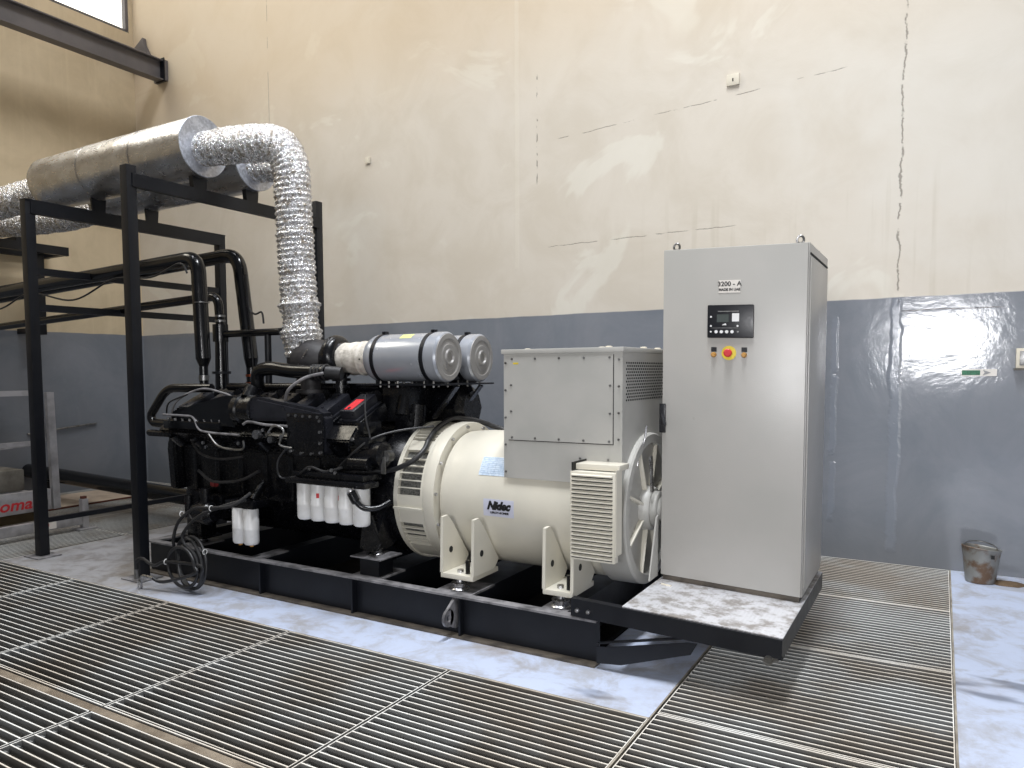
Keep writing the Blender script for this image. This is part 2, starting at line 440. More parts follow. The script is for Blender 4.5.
# bearers that carry the gratings
br = MB()
for x in (-7.545, -6.465, -5.365, -4.275, -3.175, -2.06): br.box(x-.03, x+.03, -1, 3.12, -.2, -.0385)
for y in (3.1925, 4.3825, 5.505): br.box(-1.02, .09, y-.03, y+.03, -.2, -.0385)
for y in (4.285, 5.455): br.box(WX, PAD[0], y-.03, y+.03, -.2, -.0385)
for x in (-7.505, -8.585): br.box(x-.03, x+.03, 3.14, WY, -.2, -.0385)
struct(br.build('trim_3', 'mud'))

# ------------------------------------------------------------------ skid
sk = thing('base_skid', (-3.2, 4.2, 0), 'long black steel base frame lying on the concrete under the generator', 'base frame')
def ibeam(mb, x0, x1, yc, h=.242, wf=.10, t=.012):
    mb.box(x0, x1, yc-.005, yc+.005, t, h-t)
    mb.box(x0, x1, yc-wf/2, yc+wf/2, h-t, h)
    mb.box(x0, x1, yc-wf/2-.01, yc+wf/2+.01, 0, t)
FY, BY = 3.59, 4.80
for yc in (FY, BY):
    ibm = MB().box(-5.09, -1.44, yc-.005, yc+.005, .012, .23)
    rail = ibm.build('side_rail', 'steelblack', sk)
    MB().box(-5.09, -1.44, yc-.055, yc+.008, .2305, .242).build('top_flange', 'dusty', rail)
    MB().box(-5.09, -1.44, yc-.065, yc+.055, 0, .0115).build('bottom_flange', 'dustbrown', rail)
for x, wd in ((-5.04, .09), (-4.66, .16), (-3.95, .1), (-2.98, .22), (-2.33, .24), (-1.70, .15)):
    c = MB().box(x-wd/2, x+wd/2, FY+.006, BY-.006, .2185, .2300)
    c.box(x-wd/2, x-wd/2+.01, FY+.006, BY-.006, .02, .2185).box(x+wd/2-.01, x+wd/2, FY+.006, BY-.006, .02, .2185)
    c.box(x-wd/2, x+wd/2, 3.86, BY-.056, .2300, .2420)  # rear of the plate kept black, shade under the machine put into its colour
    cm = c.build('cross_member', 'steelblack', sk)
    MB().box(x-wd/2, x+wd/2, FY+.0085, 3.8595, .2301, .2420).build('mounting_pad', 'dusty', cm)
for x in (-3.86, -3.05, -2.26):
    MB().box(x-.006, x+.006, FY-.05, FY-.006, .0118, .2302).build('stiffener_plate', 'steelblack', sk)
MB().box(-4.9, -1.5, FY+.07, BY-.07, .004, .03).build('drip_tray', simple('shaded_oily_tray', (14, 12, 11), .85, 0, .4, 6, (9, 8, 8), spec=.1), sk)  # oily tray, near-black to carry the shade inside the frame
ey = MB(); ey.lathe([(-.008, .022), (-.008, .05), (.008, .05), (.008, .022), (-.008, .022)], (-2.30, FY-.105, .125), 'x', 24, False)
ey.prism([(FY-.09, .075), (FY-.04, .05), (FY-.006, .05), (FY-.006, .225), (FY-.04, .225), (FY-.12, .172), (FY-.085, .165)], 'x', -2.308, -2.292)
ey.build('lifting_eye', 'dusty', sk)
# vibration mounts
def mount(x, y, z, r=.055):
    m = MB(); m.lathe([(0, r), (.007, r*1.03), (.012, r*.95), (.020, r*.72), (.032, r*.72), (.036, r*.9), (.042, r*.9), (.046, r*.4), (.069 if z < .3 else .046, r*.35)], (x, y, z), 'z', 24)
    return m.build('vibration_mount', 'zinc', sk)
MB().box(-3.045, -2.895, 3.62, 3.76, .2425, .355).build('mount_block', 'steelblack', sk)
pl_ = MB().box(-3.09, -2.85, 3.58, 3.80, .3555, .363); pl_.build('mount_plate', 'dusty', sk)
for x, y, z in ((-2.975, 3.69, .364), (-4.66, 3.72, .2425), (-2.33, 3.66, .2425), (-1.69, 3.66, .2425), (-4.66, 4.68, .2425), (-2.33, 4.74, .2425), (-1.69, 4.74, .2425)):
    mount(x, y, z)

# ------------------------------------------------------------------ cabinet platform (sags 2 degrees to the right)
TILT = Matrix(((1, 0, 0, 0), (0, 1, 0, 0), (-.0347, 0, 1, -.0347*1.573), (0, 0, 0, 1)))
pf = thing('cabinet_platform', (-1.1, 4.2, .2), 'black channel platform bolted to the skid end, topped with scuffed tread plate', 'platform')
b = MB()
b.box(-1.573, -.56, 3.528, 3.536, .250, .342).box(-1.573, -.56, 3.536, 3.575, .334, .342).box(-1.43, -.56, 3.536, 3.58, .250, .258)
b.box(-.568, -.56, 3.536, 4.862, .250, .342).box(-.60, -.568, 3.536, 4.862, .250, .258)
b.box(-1.573, -.568, 4.854, 4.862, .250, .342)
b.build('platform_frame', 'steelblack', pf, mtx=TILT)
MB().box(-1.305, -.5605, 3.545, 4.85, .3425, .347).build('tread_plate', 'tread', pf, mtx=TILT)
b = MB()
b.prism([(-1.43, .03), (-1.43, .115), (-1.36, .125), (-.97, .222), (-.93, .222), (-.96, .165), (-1.30, .045)], 'y', 3.524, 3.531)
b.box(-1.43, -.98, 3.531, 3.56, 0, .006, 0, Matrix.Translation((-1.43, 0, .125)) @ Matrix.Rotation(-.235, 4, 'Y') @ Matrix.Translation((1.43, 0, -.0)))
b.build('diagonal_brace', 'steelblack', pf)
for x in (-1.535, -1.475):
    bb = MB(); bb.cyl((x, 3.528, .285), (x, 3.514, .285), .011, 6); bb.cyl((x, 3.514, .285), (x, 3.505, .285), .006, 8)
    bb.build('bolt', 'zinc', pf)
b = MB(); b.box(-.60, -.575, 3.52, 3.60, .205, .222); b.cyl((-.615, 3.50, .21), (-.615, 3.56, .21), .02, 12)
b.build('corner_bolt', 'steel', pf)

# ------------------------------------------------------------------ control cabinet
cb = thing('control_cabinet', (-.93, 4.48, .33), 'tall grey steel control cabinet with a small display, standing on the black platform', 'cabinet')
CX0, CX1, CY0, CY1 = -1.296, -.57, 4.125, 4.835
def cbuild(mb, name, mat, parent=cb): return mb.build(name, mat, parent, mtx=TILT)
cbuild(MB().box(CX0+.01, CX1-.012, CY0+.012, CY1-.01, .3475, .372), 'plinth', 'dustbrown')
cbuild(MB().box(CX0, CX1, CY0+.022, CY1, .372, 2.166, .004), 'cabinet_body', 'cab')
door = cbuild(MB().box(CX0, CX1-.004, CY0, CY0+.0215, .376, 2.162, .005), 'cabinet_door', 'cab')
sp_ = cbuild(MB().box(CX1, CX1+.006, CY0+.05, CY1-.03, .41, 2.10, .002), 'side_panel', 'cab')
cbuild(MB().box(CX1, CX1+.004, CY0+.04, CY1-.02, 2.108, 2.118), 'side_seam', 'hole')
for x, y in ((CX0+.05, CY0+.07), (CX1-.05, CY0+.06), (CX1-.05, CY1-.06), (CX0+.05, CY1-.06)):
    e = MB(); e.tube([V((x, y, 2.185))+V((0, math.cos(a)*.0, 0))+V((math.cos(a)*.016, 0, math.sin(a)*.02)) for a in [2*PI*i/16 for i in range(16)]], .006, 8, closed=True)
    e.cyl((x, y, 2.1665), (x, y, 2.173), .014, 12)
    cbuild(e, 'lifting_eye', 'steel')
# latch
l = MB().box(CX0-.012, CX0+.022, CY0-.016, CY0-.0005, 1.17, 1.33, .004); l.bar((CX0+.004, CY0-.016, 1.27), (CX0+.03, CY0-.05, 1.215), .016, .012)
cbuild(l, 'door_latch', 'plastic', door)
FCE = CY0-.0002
def front(x, z, y=FCE): return TILT @ frame((x, y, z), (1, 0, 0), (0, 0, 1))
lp = cbuild(MB().box(-1.002, -.893, FCE-.002, FCE, 1.925, 1.990), 'rating_label', 'labelwhite', door)
text('lettering', '3200 - A', .034, front(-.9475, 1.970, FCE-.0022), 'ink', lp, bold=.0008)
text('lettering', 'MADE IN UAE', .0175, front(-.9475, 1.941, FCE-.0022), 'ink', lp, bold=.0009)
ct = cbuild(MB().box(-1.055, -.822, FCE-.018, FCE, 1.690, 1.862, .007), 'controller', 'plastic', door)
cbuild(MB().box(-1.005, -.945, FCE-.0195, FCE-.018, 1.772, 1.812), 'display', 'screen', ct)
cbuild(MB().box(-.928, -.893, FCE-.0195, FCE-.018, 1.775, 1.817), 'button_legend', 'white', ct)
cbuild(MB().box(-1.0, -.895, FCE-.0192, FCE-.018, 1.826, 1.830), 'display_trim', 'steel', ct)
cbuild(MB().box(-1.035, -.9, FCE-.0190, FCE-.018, 1.7405, 1.7425), 'panel_line', 'steel', ct)
cbuild(MB().prism([(-.98, 1.756), (-.955, 1.756), (-.960, 1.766), (-.968, 1.763)], 'y', FCE-.0195, FCE-.018), 'emblem', 'white', ct)
for i, x in enumerate((-1.035, -1.008, -.981, -.954, -.927, -.898)):
    k = MB(); k.cyl((x, FCE-.018, 1.722), (x, FCE-.0205, 1.722), .0045 if i in (0, 5) else .0085, 16)
    cbuild(k, 'push_button', 'white' if i < 5 else 'steel', ct)
for x, z in ((-1.035, 1.80), (-1.035, 1.752), (-.9, 1.752)):
    cbuild(MB().cyl((x, FCE-.018, z), (x, FCE-.0205, z), .005, 12), 'indicator', 'white', ct)
es = MB(); es.lathe([(0, .037), (-.004, .037), (-.005, .025)], (-.945, FCE, 1.612), 'y', 28)
est = cbuild(es, 'emergency_stop', 'yellow', door)
es = MB(); es.lathe([(-.005, .014), (-.02, .014), (-.021, .021), (-.034, .021), (-.038, .016)], (-.945, FCE, 1.612), 'y', 24)
cbuild(es, 'mushroom_button', 'red', est)
for x in (-1.022, -.868):
    q = cbuild(MB().box(x-.014, x+.014, FCE-.003, FCE, 1.618, 1.642), 'switch_plate', 'plastic', door)
    s_ = MB(); s_.lathe([(0, .014), (-.01, .014), (-.022, .009)], (x, FCE, 1.602), 'y', 16)
    cbuild(s_, 'rotary_switch', 'orange', q)

# ------------------------------------------------------------------ alternator
AY, AZ = 4.2, .72
al = thing('alternator', (-2.1, AY, .28), 'large ivory alternator with a round barrel and a grey terminal box on top', 'alternator')
b = MB(); b.lathe([(-2.56, .398), (-2.50, .405), (-2.42, .410), (-1.60, .410), (-1.56, .400), (-1.55, .385)], (0, AY, AZ), 'x', 72)
body = b.build('barrel', 'alt', al)
b = MB(); b.lathe([(-2.655, .40), (-2.655, .452), (-2.645, .456), (-2.585, .456), (-2.575, .452), (-2.575, .40)], (0, AY, AZ), 'x', 72)
fl_ = b.build('flange', 'alt', al)
for k in range(14):
    a = 2*PI*k/14+.1
    p = V((-2.575, AY-.43*math.cos(a), AZ+.43*math.sin(a)))
    MB().cyl(p, p+V((.014, 0, 0)), .011, 6).build('bolt', 'zinc', fl_)
# louvred fan ring
b = MB(); b.lathe([(-2.868, .40), (-2.868, .424), (-2.66, .424), (-2.66, .40)], (0, AY, AZ), 'x', 72, False)
ring = b.build('fan_ring', 'grid', al)
b = MB()
def arc(mb, x0, x1, r0, r1, e0, e1):
    n = max(2, int((e1-e0)/5)+1)
    cs = []
    for i in range(n):
        e = R(e0+(e1-e0)*i/(n-1)); c, s_ = math.cos(e), math.sin(e)
        cs.append([(x, AY-r*c, AZ+r*s_) for x, r in ((x0, r0), (x1, r0), (x1, r1), (x0, r1))])
    mb.rings(cs)
arc(b, -2.872, -2.842, .425, .455, -179.9, 180)
arc(b, -2.67, -2.654, .425, .453, -179.9, 180)
for e0, e1 in ((64, 90), (41, 51), (-20, 3), (-62, -43), (-90, -80)):
    arc(b, -2.845, -2.66, .425, .449, e0, e1)
    arc(b, -2.845, -2.66, .425, .449, 180-e1, 180-e0)
arc(b, -2.872, -2.654, .449, .464, -8.2, -6.6)
for e in (55, 59, 9, 15, 21, 27, 33, -25, -30, -35, -39, -66, -70, -75):
    arc(b, -2.845, -2.66, .43, .447, e-.5, e+.5); arc(b, -2.845, -2.66, .43, .447, 180-e-.5, 180-e+.5)
b.build('louvre_frame', 'alt', ring)
# end frame and bracket
b = MB(); b.lathe([(-1.55, .40), (-1.55, .428), (-1.545, .432), (-1.385, .430), (-1.375, .422), (-1.375, .375), (-1.40, .362), (-1.41, .12)], (0, AY, AZ), 'x', 72, False)
ef = b.build('end_frame', 'altgrey', al)
b = MB(); b.lathe([(-1.43, .355), (-1.415, .13), (-1.37, .125), (-1.355, .115), (-1.355, .07)], (0, AY, AZ), 'x', 48)
eb = b.build('end_bracket', 'altgrey', al)
for k in range(8):
    a = 2*PI*k/8+.32; c, s_ = math.cos(a), math.sin(a)
    rb = MB(); rb.bar((-1.398, AY-.11*c, AZ+.11*s_), (-1.398, AY-.372*c, AZ+.372*s_), .014, .034, up=(1, 0, 0), bev=.003)
    rb.build('rib', 'alt', eb)
b = MB(); b.lathe([(-1.36, .10), (-1.325, .10), (-1.320, .092), (-1.320, .07), (-1.308, .062), (-1.302, .05)], (0, AY, AZ), 'x', 36)
b.build('bearing_cap', 'altgrey', eb)
b = MB(); b.bar((-1.34, 4.10, .83), (-1.34, 4.07, 1.03), .03, .012, up=(1, 0, 0)); b.build('bright_strap', 'zinc', eb)
b = MB(); b.tube(smooth_path([(-1.395, 4.01, .98), (-1.39, 4.02, 1.05), (-1.37, 4.05, 1.12), (-1.36, 4.05, 1.2)], 6), .006, 8); b.build('hook_wire', 'zinc', eb)
# feet
for x0, x1 in ((-2.425, -2.215), (-1.768, -1.605)):
    for sg in (1, -1):
        yy = lambda y: y if sg > 0 else 2*AY-y
        b = MB(); ya, yb = sorted((yy(3.61), yy(3.90)))
        b.box(x0-.005, x1+.005, ya, yb, .312, .340, .003)
        ft = b.build('foot', 'alt', al)
        for x in (x0, x1):
            g = MB(); g.prism([(yy(3.61), .3405), (yy(3.85), .3405), (yy(3.90), .39), (yy(3.72), .62), (yy(3.67), .668), (yy(3.62), .665)], 'x', x-.009, x+.009)
            gg = g.build('gusset', 'alt', ft)
            h_ = MB().cyl((x-.0095, yy(3.70), .46), (x+.0105, yy(3.70), .46), .019, 20); h_.build('round_hole', 'hole', gg)
        bl = MB().cyl(((x0+x1)/2+.045, yy(3.66), .3405), ((x0+x1)/2+.045, yy(3.66), .42), .014, 10)
        bl.build('jacking_bolt', 'black', ft)
        bl = MB().cyl(((x0+x1)/2-.01, yy(3.67), .3405), ((x0+x1)/2-.01, yy(3.67), .357), .02, 8)
        bl.build('foot_bolt', 'zinc', ft)
# terminal box
TX0, TX1, TY0, TY1, TZ0, TZ1 = -2.112, -1.405, 3.80, 4.60, .895, 1.60
b = MB()
b.prism([(TY0, TZ0), (TY0+.06, TZ0), (TY0+.10, 1.0), (TY1-.10, 1.0), (TY1-.06, TZ0), (TY1, TZ0), (TY1, TZ1), (TY0, TZ1)], 'x', TX0, TX1)
tb = b.build('terminal_box', 'altgrey', al)
MB().box(TX0-.012, TX1+.008, TY0-.012, TY1+.01, TZ1, TZ1+.026, .004).build('box_lid', 'altgrey', tb)
b = MB().box(TX0+.035, TX1-.052, TY0-.0035, TY0-.0005, 1.115, 1.585); ap = b.build('access_panel', 'altgrey', tb)
b = MB()
for (x0, x1, z0, z1) in ((TX0+.031, TX1-.048, 1.110, 1.1135), (TX1-.0505, TX1-.047, 1.110, 1.588)):
    b.box(x0, x1, TY0-.002, TY0-.0003, z0, z1)
b.build('panel_gap', 'hole', tb)
b = MB()
def screw(mb, x, z): mb.cyl((x, TY0-.003, z), (x, TY0-.008, z), .0065, 8)
for i in range(5): screw(b, TX0+.055+i*(TX1-TX0-.125)/4, 1.572); screw(b, TX0+.055+i*(TX1-TX0-.125)/4, 1.128)
for i in range(1, 3): screw(b, TX0+.05, 1.128+i*.148); screw(b, TX1-.066, 1.128+i*.148)
b.build('panel_screws', 'steel', ap); tag(ap.children[0], kind='stuff')
b = MB()
for i in range(5): screw(b, TX0+.014, .93+i*.155); screw(b, TX1-.018, 1.0+i*.14)
for x in (-1.64, -1.48): screw(b, x, 1.03)
o = b.build('box_screws', 'steel', tb); o['kind'] = 'stuff'
MB().box(TX0+.062, TX0+.096, TY0-.0045, TY0-.0035, 1.542, 1.552).build('warning_sticker', 'yellow', ap)
for x, y in ((TX0+.05, 4.0), (-1.6, 4.0), (-1.52, 3.9), (-1.43, 4.2), (-1.43, 4.45)):
    MB().lathe([(0, .02), (.008, .018), (.010, .01)], (x, y, TZ1+.026), 'z', 12).build('lid_cap', 'whiteplas', tb)
# perforated vent in the side of the box
b = MB()
for r_ in range(13):
    for c in range(20):
        y = 3.86+c*.033+(r_ % 2)*.0165; z = 1.345+r_*.0165
        b.box(TX1+.0002, TX1+.001, y-.0095, y+.0095, z-.0048, z+.0048)
o = b.build('vent_slots', 'hole', tb); o['kind'] = 'stuff'
# regulator cover with horizontal fins
b = MB().box(-1.618, -1.372, 3.615, 3.665, .522, .985, .004); b.box(-1.606, -1.366, 3.660, 3.799, .99, 1.02, .002)
b.box(-1.3715, -1.367, 3.62, 3.70, .56, 1.0)
rc = b.build('regulator_cover', 'alt', al)
b = MB()
for i in range(20):
    z = .538+i*.0222
    b.prism([(3.6145, z), (3.600, z+.002), (3.598, z+.008), (3.6145, z+.0135)], 'x', -1.608, -1.385, .0015)
b.build('cooling_fins', 'alt', rc)
b = MB()
for i in range(20):
    z = .538+i*.0222; b.box(-1.608, -1.385, 3.6135, 3.6149, z-.006, z)
b.build('fin_gaps', 'hole', rc)
MB().box(-1.612, -1.604, 3.62, 3.80, .985, 1.03).build('cable_slot', 'hole', rc)

# plates on the barrel
def curved_plate(x0, x1, e0, e1, r):
    b = MB(); n = 8; cs = []
    for i in range(n+1):
        e = R(e0+(e1-e0)*i/n)
        cs.append([(x, AY-rr*math.cos(e), AZ+rr*math.sin(e)) for x, rr in ((x0, r), (x1, r), (x1, r+.002), (x0, r+.002))])
    return b.rings(cs)
bp = curved_plate(-2.245, -2.045, -8, 6, .4103).build('brand_plate', 'plate', al)
def on_barrel(x, e, r=.4127):
    e = R(e); nrm = V((0, -math.cos(e), math.sin(e)))
    return frame(V((x, AY, AZ))+nrm*r, (1, 0, 0), (0, math.sin(e), math.cos(e)))
text('lettering', 'Nidec', .064, on_barrel(-2.145, .6, .4136), 'ink', bp, shear=.32, bold=.0042, sx=.95)
text('lettering', 'LEROY-SOMER', .0165, on_barrel(-2.138, -4.9, .4132), 'ink', bp, bold=.0007, sx=1.15)
np_ = curved_plate(-2.30, -2.118, 25, 42, .4103).build('rating_plate', 'plate2', al)
b = MB()
for k in range(9):
    e = 27+k*1.75
    arc(b, -2.292, -2.128 if k % 3 else -2.122, .4124, .4130, e-.12, e+.12)
for x in (-2.292, -2.245, -2.20, -2.16):
    arc(b, x, x+.0012, .4124, .4130, 27, 41)
b.build('plate_lines', simple('pale_blue_print', (150, 168, 190), .5), np_)
# lifting lugs behind the flange
for y, x in ((4.52, -2.3), (3.98, -2.30)):
    if y > 4.2:
        b = MB().prism([(-2.45, 1.02), (-2.14, 1.02), (-2.14, 1.14), (-2.20, 1.20), (-2.25, 1.18)], 'y', y-.01, y+.01); b.build('lifting_lug', 'alt', al)

# leaning sheet between alternator and cabinet
b = MB().prism([(3.97, .36), (4.11, .36), (4.11, .70), (4.085, .69)], 'x', -1.315, -1.307)
o = b.build('sheet_offcut', 'altgrey'); tag(o, 'narrow grey metal sheet leaning in the gap between alternator and cabinet', 'metal sheet')
b = MB().cyl((-1.262, 4.035, .3475), (-1.205, 4.022, .3475), .006, 10)
o = b.build('marker_stub', 'whiteplas', mtx=TILT); tag(o, 'short white stub lying on the tread plate before the cabinet', 'stub')

# ------------------------------------------------------------------ engine
en = thing('diesel_engine', (-4.0, 4.2, .24), 'big glossy black V diesel engine with white filters along its side', 'engine')
EY = 4.2
def sym(mb, fn):
    fn(mb, lambda y: y); fn(mb, lambda y: 2*EY-y)
b = MB()
b.prism([(3.80, .60), (4.60, .60), (4.62, .95), (4.84, 1.08), (4.76, 1.17), (4.45, 1.12), (3.95, 1.12), (3.64, 1.17), (3.56, 1.08), (3.78, .95)], 'x', -4.93, -3.06, .012)
for i in range(7):
    x = -4.80+i*.25
    b.box(x, x+.05, 3.765, 3.80, .62, .93, .01)
for i in range(8):
    b.cyl((-4.82+i*.225, 3.70, .99), (-4.82+i*.225, 3.62, 1.06), .045, 14)
blk = b.build('engine_block', 'engine', en)
b = MB().prism([(3.86, .60), (3.95, .40), (4.05, .33), (4.35, .33), (4.45, .40), (4.54, .60)], 'x', -4.80, -3.10, .015)
for i in range(9): b.box(-4.75+i*.2, -4.73+i*.2, 3.84, 4.56, .56, .60)
b.build('oil_pan', 'engine', en)
b = MB()
b.prism([(3.72, .62), (4.68, .62), (4.70, .95), (4.62, 1.24), (3.78, 1.24), (3.70, .95)], 'x', -5.02, -4.93, .015)
b.lathe([(-5.09, .06), (-5.09, .13), (-5.06, .14), (-5.02, .14)], (0, 4.2, .66), 'x', 28)
b.lathe([(-5.07, .05), (-5.07, .10), (-5.02, .10)], (0, 3.95, .95), 'x', 24)
b.build('gear_case', 'engine', en)
b = MB(); b.lathe([(-3.06, .38), (-3.04, .44), (-2.99, .445), (-2.93, .44), (-2.885, .43), (-2.880, .10)], (0, AY, AZ), 'x', 56)
fh = b.build('flywheel_housing', 'engine', en)
b = MB(); b.prism([(3.78, .39), (3.62, .39), (3.62, .44), (3.72, .62), (3.85, .80), (3.95, .70), (3.95, .44)], 'x', -3.03, -2.93, .008)
b.prism([(-3.04, .409), (-2.91, .409), (-2.88, .45), (-2.945, .62), (-3.01, .62)], 'y', 3.615, 3.63)
b.build('engine_foot', 'engine', en)
for sg in (0, 1):
    b = MB(); y = 3.72 if sg == 0 else 4.68
    b.box(-4.74, -4.58, y-.07, y+.07, .290, .64, .008); b.box(-4.78, -4.54, y-.09, y+.09, .289, .305, .003)
    b.build('front_support', 'engine', en)
# heads and rocker covers, eight a side
for i in range(8):
    xc = -3.185-i*.2265
    for sg in (1, -1):
        m = Matrix.Translation((xc, 3.80 if sg > 0 else 2*EY-3.80, 1.285)) @ Matrix.Rotation(R(25*sg), 4, 'X')
        h = MB().box(-.095, .095, -.15, .15, -.16, -.045, .008, m); h.build('cylinder_head', 'black', en)
        c = MB().box(-.062, .062, -.125, .125, -.044, .030, .01, m); c.box(-.075, .075, -.138, .138, -.0445, -.03, .003, m)
        for yy in (-.09, .09): c.lathe([(0, .011), (.008, .011), (.012, .006)], (0, 0, 0), 'z', 8) if False else c.box(-.008, .008, yy-.008, yy+.008, .030, .038, 0, m)
        rc_ = c.build('rocker_cover', 'cover', en)
        if i == 0 and sg > 0:
            MB().box(-.033, .033, -.105, .035, .0303, .0325, 0, m).build('red_label', 'red', rc_)
        if i == 3 and sg > 0:
            MB().box(-.04, .04, -.10, .02, .0303, .0320, 0, m).build('worn_label', 'mud', rc_)
# aftercooler housings on the near side
b = MB().prism([(-3.96, 1.18), (-3.96, 1.33), (-3.86, 1.345), (-3.30, 1.265), (-3.265, 1.235), (-3.265, .985), (-3.56, .965), (-3.57, 1.19)], 'y', 3.55, 3.66, .02)
ac = b.build('aftercooler', 'cover', en)
for x, z in [(-3.55+i*.062, 1.232-i*.002) for i in range(5)]+[(-3.285, 1.20), (-3.285, 1.13), (-3.285, 1.06), (-3.285, 1.0), (-3.54, 1.0), (-3.45, .99), (-3.36, .99)]:
    MB().cyl((x, 3.541, z), (x, 3.530, z), .0095, 6).build('bolt', 'zinc', ac)
b = MB().box(-3.575, -3.265, 3.5415, 3.5495, .98, 1.245, .002); b.build('cover_plate', 'engine', ac)
b = MB().prism([(-4.08, 1.13), (-4.08, 1.345), (-4.20, 1.35), (-4.78, 1.225), (-4.80, 1.18), (-4.70, 1.165)], 'y', 3.555, 3.70, .02)
b.build('intake_manifold', 'black', en)
b = MB(); b.lathe([(-4.12, .085), (-4.11, .10), (-4.06, .102), (-4.05, .09), (-3.99, .09), (-3.98, .102), (-3.93, .10), (-3.92, .085)], (0, 3.625, 1.255), 'x', 28)
b.build('hose_coupling', 'engine', en)
b = MB().cyl((-4.02, 3.625, 1.33), (-4.02, 3.67, 1.40), .05, 18)
b.lathe([(0, .07), (.012, .07)], (-4.06, 3.70, 1.385), 'z', 24); b.build('manifold_neck', 'engine', en)
# long pipes and rails
b = MB().box(-4.83, -4.22, 3.54, 3.60, 1.105, 1.165, .006)
rl = b.build('fuel_rail', 'black', en)
for i in range(8): MB().cyl((-4.80+i*.08, 3.565, 1.165), (-4.80+i*.08, 3.56, 1.182), .010, 6).build('bolt', 'zinc', rl)
MB().tube(bend([(-4.84, 3.55, 1.205), (-4.50, 3.55, 1.20), (-4.44, 3.54, 1.10), (-4.28, 3.54, 1.088), (-4.02, 3.54, 1.085)], .05), .008, 8).build('breather_pipe', 'dusty', en)
MB().tube(bend([(-4.60, 3.80, 1.395), (-5.03, 3.73, 1.395), (-5.20, 3.70, 1.18), (-5.17, 3.70, 1.125), (-4.84, 3.70, 1.12)], [.09, .09, .04]), .033, 16).build('bypass_pipe', 'black', en)
MB().tube(bend([(-5.02, 3.62, 1.06), (-5.10, 3.60, 1.06), (-4.8, 3.60, 1.055)], .03), .022, 10).build('drain_pipe', 'engine', en)
MB().box(-5.07, -4.80, 3.58, 3.66, 1.035, 1.07, .006).build('step_bracket', 'engine', en)
MB().tube(bend([(-4.13, 3.82, 1.38), (-4.12, 3.80, 1.52), (-3.98, 3.80, 1.54), (-3.78, 3.80, 1.515), (-3.46, 3.80, 1.505)], [.11, .06, .06]), .048, 20).build('coolant_elbow', 'black', en)
b = MB()
for x in (-3.56, -3.53, -3.50, -3.46): b.lathe([(x-.011, .05), (x-.006, .056), (x+.006, .056), (x+.011, .05)], (0, 3.80, 1.505), 'x', 20, False)
b.tube([(-3.46, 3.80, 1.505), (-3.36, 3.84, 1.495)], .046, 16)
b.build('corrugated_sleeve', 'rubber', en)
# central pipework between the banks
b = MB(); b.cyl((-4.75, 4.2, 1.30), (-3.15, 4.2, 1.30), .09, 20)
for i in range(8): b.cyl((-4.78+i*.2265, 4.0, 1.34), (-4.78+i*.2265, 4.4, 1.34), .045, 12)
b.cyl((-4.7, 4.05, 1.40), (-3.2, 4.05, 1.40), .03, 12)
b.build('exhaust_manifold', 'engine', en)
b = MB().cyl((-3.46, 3.95, 1.30), (-3.46, 3.95, 1.50), .04, 16); b.lathe([(1.40, .06), (1.42, .06)], (-3.46, 3.95, 0), 'z', 20)
b.lathe([(1.445, .065), (1.465, .065)], (-3.46, 3.95, 0), 'z', 20); b.build('oil_feed_stack', 'engine', en)
